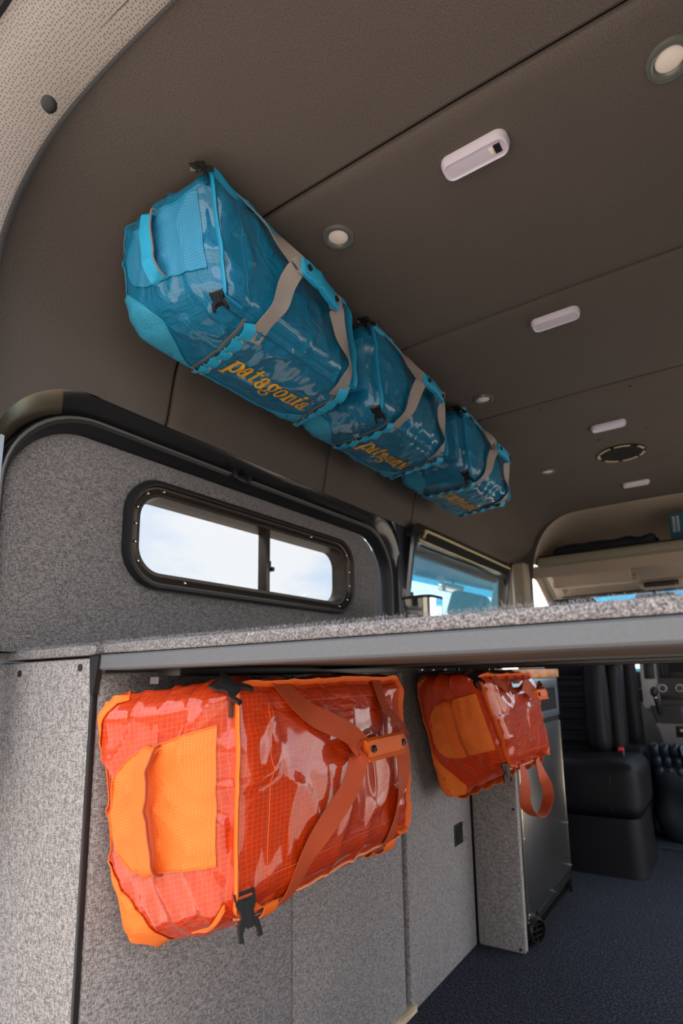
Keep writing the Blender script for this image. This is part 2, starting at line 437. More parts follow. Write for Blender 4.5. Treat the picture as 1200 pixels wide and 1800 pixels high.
# rear arch trim
trim = thing('trim_1', (CX, .4, .9), 'light grey perforated trim arch round the rear doorway', kind='structure')
def arch(y, off, ext=True):
    l = [];
    for i in range(len(prof)):
        n = pnorm(prof, i); x, z = prof[i]; x = CX + (x - CX) * .90; l.append(Vector((x + n.x * off, y, z - .012 + n.z * off)))
    a = l[0]; b = l[-1]
    lo = [Vector((a.x - .03 * t, y, a.z - .9 * t)) for t in (1, .5, .25, .1)]; hi = [Vector((b.x + .03 * t, y, b.z - .9 * t)) for t in (.1, .25, .5, 1)]
    return lo + l + hi
obj('arch_cover', loft([arch(.455, .055), arch(.445, .03), arch(.432, .006), arch(.425, 0), arch(.415, .001), arch(.372, .028), arch(.358, .037), arch(.345, .050), arch(.318, .088)], closed=False), M_trim, trim)
sl = arch(.313, .094); obj('door_seal', tube(sl, .014, 8), M_rubr, trim, label='black ribbed rubber door seal')
cap = obj('screw_cap', lathe([(.0001, .006), (.008, .0055), (.0115, .003), (.0125, 0), (.0125, -.004)], axisM((-.852, .389, .938), (.45, -.80, -.38)), 24), mat('cap_plastic', (.010, .010, .010), .7), trim, label='black domed screw cap')

# ------------------------------------------------------------------ left wall, sliding door, windows
def yz(loop, x): return [Vector((x(p[1]) if callable(x) else x, p[0], p[1])) for p in loop]
wl = thing('wall_left', (-1.24, 1.3, -1), 'left side wall of the van', kind='structure')
ZB = .0655        # top of the carpeted box, where the wall pieces end
def onbox(l): return [Vector((p.x, p.y, max(p.z, ZB))) for p in l]
def ring(d, x):   # aperture loop inset by d
    return onbox(yz(rr(RING['y0'] + d * .72, RING['y1'] - d * .8, -.45, RING['top'] - d * 1.2, RING['r'] - d * .3, 12, 10), x))
obj('aperture_frame', loft([ring(-.03, -1.212), ring(-.004, -1.203), ring(.004, -1.204), ring(.03, -1.222), ring(.052, -1.25), ring(.062, -1.262)]), M_blackm, wl, label='glossy black door aperture')
# painted rear corner of the aperture; its beige stands for a warm reflection
def ring_part(d, x, a, b): return ring(d, x)[a:b]
full = ring(.01, -1.2); idx = [i for i, p in enumerate(full) if p.y < .655 and p.z > .50]
a, b = min(idx), max(idx) + 1
obj('painted_corner', loft([ring_part(.004, -1.2015, a, b), ring_part(.028, -1.2185, a, b), ring_part(.05, -1.2445, a, b)], closed=False), M_bodyp, wl, label='painted metal corner of the aperture, warm reflection put into its colour')
obj('body_bracket', box(-1.25, -1.219, .45, .531, -.2, .508, .004), M_whitep, wl, label='pale painted body pillar edge')
obj('bracket_hole', box(-1.222, -1.2175, .512, .520, .484, .494), M_matte, wl)
seal_in = [ring(d, x) for d, x in ((.058, -1.255), (.055, -1.232), (.060, -1.224), (.069, -1.226), (.075, -1.236), (.080, -1.252), (.084, -1.268))]
obj('aperture_seal', loft(seal_in), M_rub, wl, label='black rubber seal round the sliding door')
obj('seal_highlight', tube([p for p in ring(.060, -1.2245) if p.z > ZB + .001], .0035, 6), mat('lip_highlight', srgb(96, 92, 88), .3), wl)  # lighter bead that paints in the bright highlight along the seal edge
# outside skin above / below / around so no light leaks
def skin(y0, y1, z0, z1): return box(-1.33, -1.30, y0, y1, z0, z1)
for q in ((.36, 3.64, .60, .98), (.36, .62, -1.1, .60), (2.06, 2.24, -1.1, .60), (.62, 2.06, -1.1, .15), (2.24, 3.64, -1.1, .15)):
    obj('outer_skin', skin(*q), M_whitep, wl)
door = thing('door_1', (-1.27, 1.3, -1), 'sliding door lined with grey woven fabric', kind='structure')
WIN = (.825, 1.808, .236, .520)
def dl(d, x): return onbox(yz(rr(.545 + d, 2.045 - d, -.40, .588 - d, .17 - d * .6, 12, 10), x))
def win(d, x): return yz(rr(WIN[0] + d, WIN[1] - d, WIN[2] + d, WIN[3] - d, .098 - d * .8, 12, 10), x)
obj('door_lining', loft([dl(0, -1.275), dl(.006, -1.262), dl(.018, -1.256), dl(.05, -1.254), win(-.03, -1.252), win(0, -1.252)]), M_wall, door, label='grey woven fabric door lining')
w1 = thing('window_1', (-1.25, 1.31, .236), 'half slider window with rounded black frame in the sliding door', kind='structure')
fr = obj('window_frame', loft([win(-.001, -1.258), win(.0, -1.232), win(.004, -1.226), win(.012, -1.226), win(.015, -1.236), win(.020, -1.238), win(.028, -1.234), win(.031, -1.240), win(.040, -1.240), win(.044, -1.262), win(.047, -1.30)]), M_alu, w1, label='bronze black window frame')
ol = win(.004, -1.2255)
obj('frame_gasket', loft([win(-.002, -1.25), win(-.004, -1.236), win(.0005, -1.2255), win(.006, -1.2245), win(.0085, -1.2275)]), M_rub, w1)
il = win(.024, -1.234)
for fq in (.02, .085, .15, .235, .31, .42, .50, .56, .62, .68, .74, .80, .90):
    p = il[int(fq * len(il)) % len(il)]
    obj('screw', lathe([(.0001, .003), (.003, .0024), (.0042, .0004), (.0042, -.002)], axisM(p, (1, 0, 0)), 10), M_screw, w1)
gy0, gy1, gz0, gz1 = WIN[0] + .044, WIN[1] - .044, WIN[2] + .044, WIN[3] - .044
ydiv = 1.345
def pane(y0, y1, rl, rrr, x, th=.004):
    def half_loop(xx):
        L = []
        def arc(cy, cz, r, a0):
            for i in range(9):
                a = math.radians(a0 + 90 * i / 8); L.append(Vector((xx, cy + r * math.cos(a), cz + r * math.sin(a))))
        z0, z1 = gz0 - .006, gz1 + .006
        arc(y1 - rrr, z0 + rrr, rrr, -90); arc(y1 - rrr, z1 - rrr, rrr, 0); arc(y0 + rl, z1 - rl, rl, 90); arc(y0 + rl, z0 + rl, rl, 180)
        return L
    return loft([half_loop(x), half_loop(x - th)], caps=(True, True))
obj('pane', pane(gy0 - .006, ydiv + .012, .06, .004, -1.272), M_glass, w1, False, label='fixed pane of the half slider')
obj('pane', pane(ydiv + .004, gy1 + .006, .004, .06, -1.285), M_glass, w1, False, label='sliding pane of the half slider')
obj('divider', join(box(-1.283, -1.246, ydiv - .012, ydiv + .006, gz0 - .004, gz1 + .004, .002), box(-1.288, -1.262, ydiv + .008, ydiv + .022, gz0, gz1, .002)), M_alu, w1)
obj('latch', join(box(-1.268, -1.250, ydiv + .010, ydiv + .016, gz0 + .075, gz0 + .10, .002), box(-1.262, -1.244, ydiv + .014, ydiv + .026, gz0 + .066, gz0 + .080, .002)), M_black, w1)
obj('drain_cap', box(-1.236, -1.228, 1.30, 1.345, WIN[2] + .008, WIN[2] + .016, .002), M_alu, w1)
for (y0, y1) in ((1.02, 1.20), (1.21, 1.40), (1.41, 1.56), (1.57, 1.70)):
    obj('weather_strip', box(-1.240, -1.2335, y0, y1, WIN[3] - .0225, WIN[3] - .0185, .001), M_rub, w1)
obj('track_bracket', join(box(-1.232, -1.212, 1.155, 1.172, .60, .628, .003), box(-1.232, -1.214, 1.172, 1.215, .597, .615, .003), box(-1.232, -1.212, 1.215, 1.232, .60, .626, .003)), M_black, wl, label='small black catch on the door track')
obj('bracket_screw', lathe([(.0001, .002), (.006, .0018), (.0065, 0)], axisM((-1.2135, 1.193, .606), (1, 0, 0)), 12), M_dscrew, wl)
# centre pillar and front side window
lean = lambda z: -1.18 + (.35 - z) * .065 if z < .35 else -1.18 - (z - .35) * -.065
obj('centre_pillar', box(-1.26, -1.203, 2.125, 2.26, ZB - .004, .68, .01), mat('dark_pillar_paint', srgb(52, 56, 66), .3, coat=.4), wl, label='dark painted centre pillar')
obj('pillar_strip', tube([(-1.2, 2.205, ZB), (-1.2, 2.205, .35), (-1.2, 2.215, .55), (-1.197, 2.225, .67)], .0035, 6), mat('pillar_bead', srgb(150, 146, 142), .4), wl)
obj('pillar_hinge', box(-1.206, -1.192, 2.135, 2.16, ZB, .375, .003), M_silver, wl, label='perforated metal hinge strip on the centre pillar')
for q in range(9): obj('hinge_hole', box(-1.193, -1.1905, 2.144, 2.150, .075 + q * .0325, .092 + q * .0325), M_matte, wl)
w2 = thing('window_2', (-1.2, 2.85, .2), 'front side window with dark frame and cream piping', kind='structure')
WX = lambda z: -1.185 - (.45 - z) * .15
def w2l(d, dx, top=0): return [Vector((WX(p[1]) + dx, p[0], p[1])) for p in rr(2.215 + d, 3.44 - d, .02, .578 - d + top, .055 - d * .3, 8, 6)]
obj('window_frame', loft([w2l(-.045, -.03, .06), w2l(-.045, .0, .06), w2l(-.03, .008, .05), w2l(-.008, .004), w2l(0, -.004), w2l(.002, -.03)]), M_blackm, w2)
top1 = catmull([(WX(.62) + .012, 2.262, .618), (WX(.65) + .012, 2.285, .648), (WX(.655) + .012, 2.33, .656), (WX(.65) + .014, 2.9, .652), (WX(.65) + .014, 3.44, .648)], 6)
obj('window_piping', tube(top1, .0065, 6), M_cream, w2, label='cream piping along the top of the front side window')
obj('window_piping', tube([(WX(.6) + .014, 2.225, .603), (WX(.6) + .014, 2.8, .598), (WX(.6) + .014, 3.25, .592)], .005, 6), M_cream, w2)
obj('window_track', box(-1.175, -1.148, 2.27, 3.44, .606, .644), M_matte, w2)
obj('pane', loft([w2l(.0, -.006), w2l(.0, -.010)], caps=(True, True)), M_glass2, w2, False, label='privacy tinted pane reflecting the cab')
# right wall with the open sliding door behind which daylight comes in
wr = thing('wall_right', (.56, 1.5, -1), 'right side wall of the van', kind='structure')
XR = 2 * CX + 1.21
for q in ((.36, 1.55, -1.1, .70), (3.45, 3.64, -1.1, .70), (1.55, 3.45, .64, .70)):
    obj('side_panel', box(XR, XR + .04, *q), M_wall, wr)

# ------------------------------------------------------------------ floor
tag(obj('floor', box(-1.30, XR + .1, .33, 5.2, -1.06, -1.0), M_floor, None, False), 'dark navy carpet floor of the van', kind='structure')
lint = thing('carpet_lint', (-.5, 2, -1), 'small pale specks of lint scattered on the dark carpet', 'lint', kind='stuff')
V, F = [], []
for i in range(34):
    x, y = random.uniform(-.9, .2), random.uniform(1.4, 3.2); s = random.uniform(.0005, .0009) * (1.4 if i % 9 == 0 else 1)
    v, f, _ = join(xform(box(-1, 1, -1, 1, -1, 1), Matrix.Translation((x, y, -.9985)) @ Matrix.Rotation(random.random() * 3, 4, 'Z') @ Matrix.Diagonal((s * 1.6, s, s, 1))))
    k = len(V); V += v; F += [tuple(a + k for a in g) for g in f]
obj('lint_specks', (V, F), M_carpet, lint, False)['kind'] = 'stuff'

# ------------------------------------------------------------------ wheel-box panels under the bed
YB = .583; XP = -.938
def soft_panel(name, loops_plane, th, m, parent, label=None, r=.006):
    return obj(name, loops_plane, m, parent, label=label)
def padded(axis, pos, h0, h1, z0, z1, th, r=.008):
    """padded board: front face at pos facing +X (axis 'x') or -Y (axis 'y')"""
    def L(d, dep):
        q = rr(h0 + d, h1 - d, z0 + d, z1 - d, max(.001, .012 - d), 4, 4)
        return [Vector((pos - dep, p[0], p[1])) if axis == 'x' else Vector((p[0], pos + dep, p[1])) for p in q]
    return loft([L(0, th), L(0, r), L(r * .3, r * .3), L(r, 0)], caps=(True, True))
wb = thing('wheel_box', (-1.1, 1.3, -1), 'grey fabric covered storage box panels along the left wall under the bed', 'storage box')
obj('rear_panel', padded('y', YB, -1.285, XP - .004, -1.0, .0445, .02), M_panel, wb, label='pale grey fabric panel facing the rear doors')
obj('side_panel', padded('x', XP, YB + .008, 1.102, -1.0, .018, .02), M_panel, wb)
obj('side_panel', padded('x', XP, 1.104, 1.622, -.99, .018, .02), M_panel, wb)
obj('side_panel', padded('x', XP + .006, 1.640, 2.152, -1.0, .018, .02), M_panel, wb)
obj('back_board', box(-.99, -.965, .61, 2.15, -1.0, .018), M_matte, wb)
obj('corner_post', join(box(-.9475, -.940, YB - .003, YB + .0075, -1.0, .02, .002), prism([(-.952, YB - .0045, .046), (-.925, YB - .0045, .046), (-.93, YB - .0045, .012), (-.9365, YB - .0045, -.02), (-.945, YB - .0045, -.02)], 0, (0, .01, 0))), M_dscrew, wb, label='black corner post with gusset')
for (x, z) in ((-.985, .028), (-1.19, .022), (-.995, -.56), (-1.2, -.55)):
    obj('screw', lathe([(.0001, .001), (.0025, .0008), (.004, .0022), (.0062, .0016), (.0066, -.001)], axisM((x, YB - .0005, z), (0, -1, 0)), 14), M_dscrew, wb)
obj('pine_strip', box(-.958, -.925, 1.44, 1.66, -.998, -.975, .002), M_pine, wb, label='raw pine strip at the foot of the panels')
obj('box_carpet', rbox((-1.1125, 1.36, .0575), (.345, 1.56, .022), .009, n=14), M_carpet, wb, label='grey carpet on top of the box')
# socket cut into the panel
sk = thing('power_socket', (XP, 2.03, -.62), 'black power socket with brass screws set in the grey panel beside the bag', 'socket')
def sq(d, x): return yz(rr(1.988 + d, 2.060 - d, -.617 + d, -.543 - d, .004, 3, 2), x)
obj('socket_plate', loft([sq(0, XP + .004), sq(0, XP + .0085), sq(.006, XP + .009), sq(.008, XP + .0065), sq(.03, XP + .0065)], caps=(False, True)), M_black, sk)
obj('socket_slot', box(XP + .006, XP + .0075, 2.006, 2.034, -.60, -.565, .002), M_matte, sk)
for z in (-.553, -.607): obj('screw', lathe([(.0001, .004), (.005, .003), (.006, 0)], axisM((XP + .007, 2.069, z), (1, 0, 0)), 12), M_brass, sk)

# ------------------------------------------------------------------ bed platform
bed = thing('bed_platform', (-.3, 1.4, .022), 'bed platform with grey carpeted top on a grey steel frame above the orange bags', 'bed')
XB0, XB1 = -.929, .53
def rail_sec(x): return [Vector((x, y, z)) for (y, z) in [(YB + .004, .0485), (YB, .0455), (YB, .0255), (YB + .003, .0222), (YB + .06, .0215), (YB + .062, .0485)]]
obj('front_rail', loft([rail_sec(XB0), rail_sec(XB0 + .001), rail_sec(XB1)], caps=(True, True)), M_rail, bed, label='grey powder coated front rail')
obj('carpet_top', rbox(((XB0 + XB1) / 2, 1.44, .0585), (XB1 - XB0, 1.71, .0225), .010, n=16), M_carpet, bed, label='grey carpet top')
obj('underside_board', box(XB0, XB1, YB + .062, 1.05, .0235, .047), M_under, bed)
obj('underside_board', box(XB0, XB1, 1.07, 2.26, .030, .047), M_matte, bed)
for y in (1.045, 1.55, 2.24): obj('cross_beam', box(XB0, XB1, y, y + .04, .018, .047, .003), M_black, bed)
obj('side_rail', box(-.86, -.80, YB + .065, 2.150, .008, .03, .003), M_black, bed)
obj('rail_label', box(-.885, -.862, YB + .07, YB + .0705, -.004, .008), M_silver, bed)
for (x, y) in ((-.754, 1.46), (-.759, 1.543), (-.764, 1.638), (-.771, 1.749), (-.8, 2.1)):
    obj('bolt', lathe([(.0001, .004), (.004, .003), (.005, 0)], axisM((x, y - .02, .0145), (0, -.9, -.3)), 10), M_screw, bed)
V, F = [], []
def fibre(p, d, s, w):
    k = len(V); t = Vector((random.uniform(-1, 1), random.uniform(-1, 1), random.uniform(-1, 1))).cross(d).normalized() * w
    q = p + d * s * .55 + Vector((random.gauss(0, 1), random.gauss(0, 1), random.gauss(0, .6))) * s * .18
    e = p + d * s + Vector((random.gauss(0, 1), random.gauss(0, 1), random.gauss(0, .6))) * s * .35
    V.extend([p - t, p + t, q - t * .8, q + t * .8, e]); F.extend([(k, k + 1, k + 3, k + 2), (k + 2, k + 3, k + 4)])
def pile(n, x0, x1, y0, zc):
    for i in range(n):
        x = random.uniform(x0, x1); a = random.uniform(-.5, 2.0); r0 = .010
        c = Vector((x, y0 + .010, zc + random.uniform(-.0035, .0035))); d = Vector((random.gauss(0, .5), -math.cos(a), math.sin(a)))
        d.normalize(); fibre(Vector((c.x, c.y - math.cos(a) * r0, c.z + math.sin(a) * r0)), d, random.uniform(.0015, .0042), .00022)
pile(2500, -1.28, XB0 - .012, .58, .0575)
obj('carpet_pile', (V, F), M_fib, wb, False, label='fuzzy grey carpet fibres along the box edge')['kind'] = 'stuff'
V, F = [], []
pile(12500, XB0, .22, .585, .0585)
for i in range(40):
    x = random.uniform(-.6, .0); fibre(Vector((x, .594, .069)), Vector((random.gauss(0, .6), -.2, 1)).normalized(), random.uniform(.006, .016), .00016)
obj('carpet_pile', (V, F), M_fib, bed, False, label='fuzzy grey carpet fibres along the edge')['kind'] = 'stuff'

# ------------------------------------------------------------------ duffel bags
class Bag:
    def __init__(s, corners, dims, r, bulge, seed, wr=1.0):
        s.c = {k: Vector(v) for k, v in corners.items()}; s.h = [d / 2 for d in dims]; s.r = r; s.bulge = bulge; s.seed = Vector((seed * 3.1, seed * 7.7, seed)); s.wr = wr
    def warp(s, p):     # p in local metres, origin at bag centre: (along, up-down, base-top)
        a, b, d = [(p[i] / s.h[i] + 1) / 2 for i in range(3)]
        c = s.c; m = lambda u, v, t: u * (1 - t) + v * t
        lo = m(m(c['nbl'], c['nbu'], b), m(c['fbl'], c['fbu'], b), a); hi = m(m(c['ntl'], c['ntu'], b), m(c['ftl'], c['ftu'], b), a)
        return m(lo, hi, d)
    def local(s, g, off=0.0):
        h, r = s.h, s.r
        q = [g[i] * h[i] for i in range(3)]; inn = [max(-(h[i] - r), min(h[i] - r, q[i])) for i in range(3)]
        d = Vector([q[i] - inn[i] for i in range(3)])
        if d.length < 1e-9: d = Vector((0, 0, 1))
        d.normalize(); p = Vector(inn) + d * r
        b = 0
        for i in range(3):
            j, k = (i + 1) % 3, (i + 2) % 3
            bl = s.bulge[i] if not isinstance(s.bulge[i], tuple) else s.bulge[i][0 if g[i] < 0 else 1]
            b += d[i] * d[i] * bl * max(0, (1 - abs(g[j]) ** 2.6) * (1 - abs(g[k]) ** 2.6))
        w = 0
        if s.wr:
            P = p + s.seed
            fold = noise.noise(Vector((P.x * 7, P.y * 7, P.z * 7))); w += .006 * fold
            rd = abs(noise.noise(Vector((P.x * 11, P.y * 6, P.z * 8)) + Vector((5, 1, 2)))); w += .0045 * math.exp(-(rd / .10) ** 2)
            if g[0] < -.7 or g[0] > .7: rd2 = abs(noise.noise(Vector((P.x * 9, P.y * 9 + P.z * 7, P.z * 14 - P.y * 5)))); w += .005 * math.exp(-(rd2 / .12) ** 2)
            if g[1] < -.9: w += .0045 * sm(-.2, .55, g[2]) * (1 - sm(.8, .95, g[2])) * noise.noise(Vector((P.x * 38 + P.z * 9, P.y * 3, P.z * 3)))
            # vertical puckers on the long sides
            if abs(g[1]) > .8 or abs(g[2]) > .9: w += .0016 * noise.noise(Vector((P.x * 34, P.y * 5, P.z * 5)))
            w *= s.wr * (.35 if g[2] < -.95 else 1)
        return p + d * (b + w + off), d
    def at(s, g, off=0.0): return s.warp(s.local(g, off)[0])
    def nrm(s, g): return (s.at(g, .01) - s.at(g, 0)).normalized()
    def body(s, n):
        G, F = cube_grid(n); V = []; U = []
        for g in G:
            p, d = s.local(g); V.append(s.warp(p)); ax = max(range(3), key=lambda i: abs(d[i]))
            U.append(((p.x, p.y) if ax == 2 else (p.x, p.z) if ax == 1 else (p.y, p.z)))
        return V, F, U
    def patch(s, fn, nu, nv, off=.0018, keep=None):
        """cloth patch lying on the bag: fn(u,v)->cube point"""
        V, F, U = [], [], []
        for i in range(nu + 1):
            for j in range(nv + 1):
                g = fn(i / nu, j / nv); p, d = s.local(g, off); V.append(s.warp(p)); ax = max(range(3), key=lambda q: abs(d[q])); U.append((p.x, p.y) if ax == 2 else (p.x, p.z) if ax == 1 else (p.y, p.z))
        for i in range(nu):
            for j in range(nv):
                a = i * (nv + 1) + j; F.append((a, a + nv + 1, a + nv + 2, a + 1))
        return V, F, U
    def web(s, path, width, off=.003, n=6, extra=None):
        """webbing lying on the bag along cube points; returns ribbon"""
        P = catmull(path, n); L = []
        for i, g in enumerate(P):
            o = off + (extra(i / (len(P) - 1)) if extra else 0)
            m = max(abs(c) for c in g)
            L.append((s.at(tuple(g), o), s.nrm(tuple(g))))
        Wd = []
        for i in range(len(L)):
            t = L[min(len(L) - 1, i + 1)][0] - L[max(0, i - 1)][0]; Wd.append(t.cross(L[i][1]))
        return ribbon([l[0] for l in L], Wd, width)

def glyphs():
    def ring2(cx, cy, rx, ry, tx, ty, a0=0, a1=360, n=28):
        q = []; P = []
        for i in range(n + 1):
            a = math.radians(a0 + (a1 - a0) * i / n); P.append(((cx + rx * math.cos(a), cy + ry * math.sin(a)), (cx + (rx - tx) * math.cos(a), cy + (ry - ty) * math.sin(a))))
        return [(P[i][0], P[i + 1][0], P[i + 1][1], P[i][1]) for i in range(n)]
    def rect(x0, x1, y0, y1, sk=0):
        q = []; nx = max(1, int((x1 - x0) / .14)); ny = max(1, int((y1 - y0) / .14))
        for i in range(nx):
            for j in range(ny):
                f = lambda a, b: (x0 + (x1 - x0) * a / nx + sk * b / ny, y0 + (y1 - y0) * b / ny); q.append((f(i, j), f(i + 1, j), f(i + 1, j + 1), f(i, j + 1)))
        return q
    def dot(cx, cy, r): return ring2(cx, cy, r, r, r * .99, r * .99, n=14)
    g = {}
    g['p'] = (rect(.12, .42, -.45, 1.0) + rect(0, .58, -.47, -.33) + rect(-.02, .3, .86, 1.0) + ring2(.60, .5, .44, .52, .28, .14), 1.12)
    g['a'] = (ring2(.36, .27, .36, .29, .25, .12) + rect(.50, .80, .08, .72) + ring2(.43, .68, .37, .34, .29, .14, 0, 175) + dot(.2, .70, .15) + rect(.56, .98, 0, .15), 1.04)
    g['t'] = (rect(.18, .46, .1, 1.28) + rect(0, .74, .86, 1.0) + ring2(.5, .26, .32, .27, .28, .13, 180, 330), .84)
    g['g'] = (ring2(.42, .64, .40, .37, .25, .12) + ring2(.42, -.20, .46, .27, .17, .10) + rect(.08, .3, -.02, .34) + rect(.2, .7, -.02, .12) + rect(.66, .98, .84, 1.0), 1.04)
    g['o'] = (ring2(.5, .5, .5, .52, .30, .14), 1.08)
    g['n'] = (rect(.12, .42, 0, 1.0) + rect(0, .54, 0, .14) + rect(0, .2, .86, 1.0) + ring2(.66, .60, .38, .42, .30, .16, 0, 165) + rect(.74, 1.04, 0, .6) + rect(.62, 1.16, 0, .14), 1.24)
    g['i'] = (rect(.12, .42, 0, 1.0) + rect(0, .54, 0, .14) + rect(0, .2, .86, 1.0) + dot(.27, 1.27, .18), .62)
    return g
GL = glyphs()
def lettering(bag, word, a0, a1, d0, xh):
    """word printed on the bag's long side; letters stand toward the lid"""
    tot = sum(GL[c][1] for c in word); V, F = [], []; x = 0
    for c in word:
        for q in GL[c][0]:
            k = len(V)
            for (u, v) in q: V.append(bag.at((a0 + (a1 - a0) * (x + u) / tot, -1, d0 + v * xh), .0022))
            F.append((k, k + 1, k + 2, k + 3))
        x += GL[c][1]
    return V, F
def buckle_mesh(M, s=1.0):
    """side release buckle in its own frame: length along Y, flat in XY"""
    def pl(pts, z0, z1): return prism([(x * s, y * s, z0 * s) for x, y in pts], 0, (0, 0, (z1 - z0) * s))
    cup = pl([(-.011, .020), (.011, .020), (.0135, .012), (.009, .004), (.0085, -.004), (.014, -.010), (.0155, -.020), (.0105, -.022), (.006, -.014), (-.006, -.014), (-.0105, -.022), (-.0155, -.020), (-.014, -.010), (-.0085, -.004), (-.009, .004), (-.0135, .012)], -.004, .004)
    mid = pl([(-.0045, .018), (.0045, .018), (.0045, -.016), (-.0045, -.016)], .004, .0062)
    bar = xform(tube([(-.013, .026, 0), (.013, .026, 0)], .0026, 8), Matrix.Scale(s, 4))
    armA = pl([(-.0155, -.020), (-.0105, -.022), (-.010, -.031), (-.016, -.030)], -.0025, .005); armB = pl([(.0155, -.020), (.0105, -.022), (.010, -.031), (.016, -.030)], -.0025, .005)
    sideA = pl([(-.0145, .028), (-.0115, .028), (-.0105, .018), (-.0135, .012)], -.003, .003); sideB = pl([(.0145, .028), (.0115, .028), (.0105, .018), (.0135, .012)], -.003, .003)
    v = join(cup, mid, bar, armA, armB, sideA, sideB); return [M @ Vector(p) for p in v[0]], v[1]

def make_bag(corners, dims, r, bulge, seed, C, label, group, cat='bag', spec=None, wr=1.0, n=(54, 34, 34)):
    sp = dict(wrap=(-.2, .4, .12), near=(-.62, -.42), far=(.80, .93), droop=False, text=(-.36, .72, -.20, .34), loops=5); sp.update(spec or {})
    B = Bag(corners, dims, r, bulge, seed, wr)
    lo = min(v.z for v in B.c.values()); ctr = sum(B.c.values(), Vector()) / 8
    T = thing('duffel_bag', (ctr.x, ctr.y, lo), label, cat, group)
    body = obj('body', B.body(n), C['cloth'], T)
    # bathtub base: matte band wrapping the lower rim
    parts = []
    def per(u):       # perimeter of the base in (along, up) cube coordinates
        q = (u % 1) * 4; k = int(q); f = -1 + 2 * (q - k)
        return [(f, -1), (1, f), (-f, 1), (-1, -f)][k]
    def bh(x, y):      # band height: low along the middle of each side, a gusset at the lower corners
        lowc = sm(.45, 1, abs(x)) * sm(.1, 1, -y); upc = sm(.8, 1, abs(x)) * sm(.7, 1, y)
        return (-.86 if abs(x) == 1 else -.72) + .62 * lowc * (1 if abs(x) == 1 else .8) + .2 * upc
    def band(u, v):
        x, y = per(u); z = -1 + (bh(x, y) + 1) * v
        return (x, y, z)
    obj('base_panel', B.patch(band, 200, 8, .002), C['base'], T, label=C['n_base'])
    def rimf(u): x, y = per(u); return (x, y, bh(x, y))
    obj('base_seam', tube([B.at(rimf(i / 200), .002) for i in range(200)], .0013, 5, True), C['pipe'], T)
    # end patch with haul handle
    for s_, nm in ((-1, 'near'), (1, 'far')):
        def pf(u, v):
            d = -.68 + 1.48 * v; w = (.43 + .13 * v) * (.30 + .70 * math.sqrt(max(0, 1 - (1 - min(1, v / .34)) ** 2))); return (s_, .05 + w * (2 * u - 1), d)
        obj('end_patch', B.patch(pf, 22, 24, .0022), C['patch'], T)
        edge = [pf(0, 1 - i / 20) for i in range(21)] + [pf(i / 14, 0) for i in range(1, 14)] + [pf(1, i / 20) for i in range(21)]
        obj('patch_seam', tube([B.at(g, .003) for g in edge], .0012, 5), C['pipe'], T)
        hb = sp.get('hb', (.017, .003))[0 if s_ < 0 else 1]
        hp = [(s_, -.46, .02), (s_, -.38, .0), (s_, -.1, -.03), (s_, .2, -.03), (s_, .44, .0), (s_, .53, .02)]
        hd = obj('end_handle', B.web(hp, dims[2] * .125, .004, 8, lambda t: hb * math.sin(math.pi * t) ** .5), C['webl'], T, label='webbing haul handle')
        obj('handle_edge', tube([p for p in [B.at(tuple(g), .004 + hb * math.sin(math.pi * i / 40) ** .5) + (B.at((s_, 0, 0)) - B.at((s_, 0, -.14))) * .95 for i, g in enumerate(catmull(hp, 8))]], .0022, 6), C['webd'], hd)
    # lid: piping round the zip, stitched panel inside
    def lid(u, e=.93, hh=1): x, y = per(u); return (x * e, y * e, hh)
    NP = 120
    us = [.228 + .794 * i / NP for i in range(NP + 1)]
    ppts = [B.at(lid(u, .955), .004) for u in us]; pn = [B.nrm(lid(u, .955)) for u in us]
    obj('lid_piping', tube(ppts, .0095, 8, False, .38, pn), C['pipe'], T, label=C['n_pipe'])
    obj('lid_seam', tube([B.at(lid(i / NP, .74), .0003) for i in range(NP)], .0008, 4, True), C['stitchl'], T)
    obj('zip', tube([B.at((-.985, .66 + .2 * i / 12, .955), .003) for i in range(13)], .0036, 6), C['zip'], T, label='coil zip')
    # seam between lid side and long side
    obj('side_seam', tube([B.at((-.9 + 1.8 * i / 40, -1, .84), .0015) for i in range(41)], .0016, 5), C['seam'], T)
    # daisy chains with loops on the long side
    for (at, ab) in (sp['near'], sp['far']):
        hw = .058
        pa = lambda t, sh: (at + (ab - at) * (1 - t) + sh, -1, -.74 + 1.62 * t)
        for sh in (-hw, hw): obj('side_webbing', B.web([pa(t / 8, sh) for t in range(9)], .008, .002, 3), C['webd'], T)
        L = sp['loops']
        for q in range(L):
            t0, t1 = q / L, (q + 1) / L
            lp = [pa(t0 + (t1 - t0) * f, 0) for f in (0.02, .2, .5, .8, .98)]
            lw = obj('webbing_loop', B.web(lp, .0285, .0035, 5, lambda t: .0085 * math.sin(math.pi * t)), C['webl'], T)
            g = pa((t0 * .92 + t1 * .08), 0); st = [B.at((g[0] + k * .042, -1, g[2]), .0056) for k in (-1, 0, 1)]
            obj('loop_stitch', tube(st, .0016, 4), C['stitch'], lw)
    # carry handles
    wa, wb_, wv = sp['wrap']; wd = .038
    def strap(pts, nm='carry_strap'):
        P = catmull([B.warp(B.local(g, o)[0]) for g, o, _ in pts], 7); W = catmull([Vector(w) for _, _, w in pts], 7)
        A = (B.at((.2, 0, 1)) - B.at((-.2, 0, 1))).normalized(); U_ = (B.at((0, .3, 1)) - B.at((0, -.3, 1))).normalized(); Nn = B.nrm((0, 0, 1))
        return obj(nm, ribbon(P, [A * w.x + U_ * w.y + Nn * w.z for w in W], wd), C['strap'], T)
    na, fa = sp['near'][0], sp['far'][0]
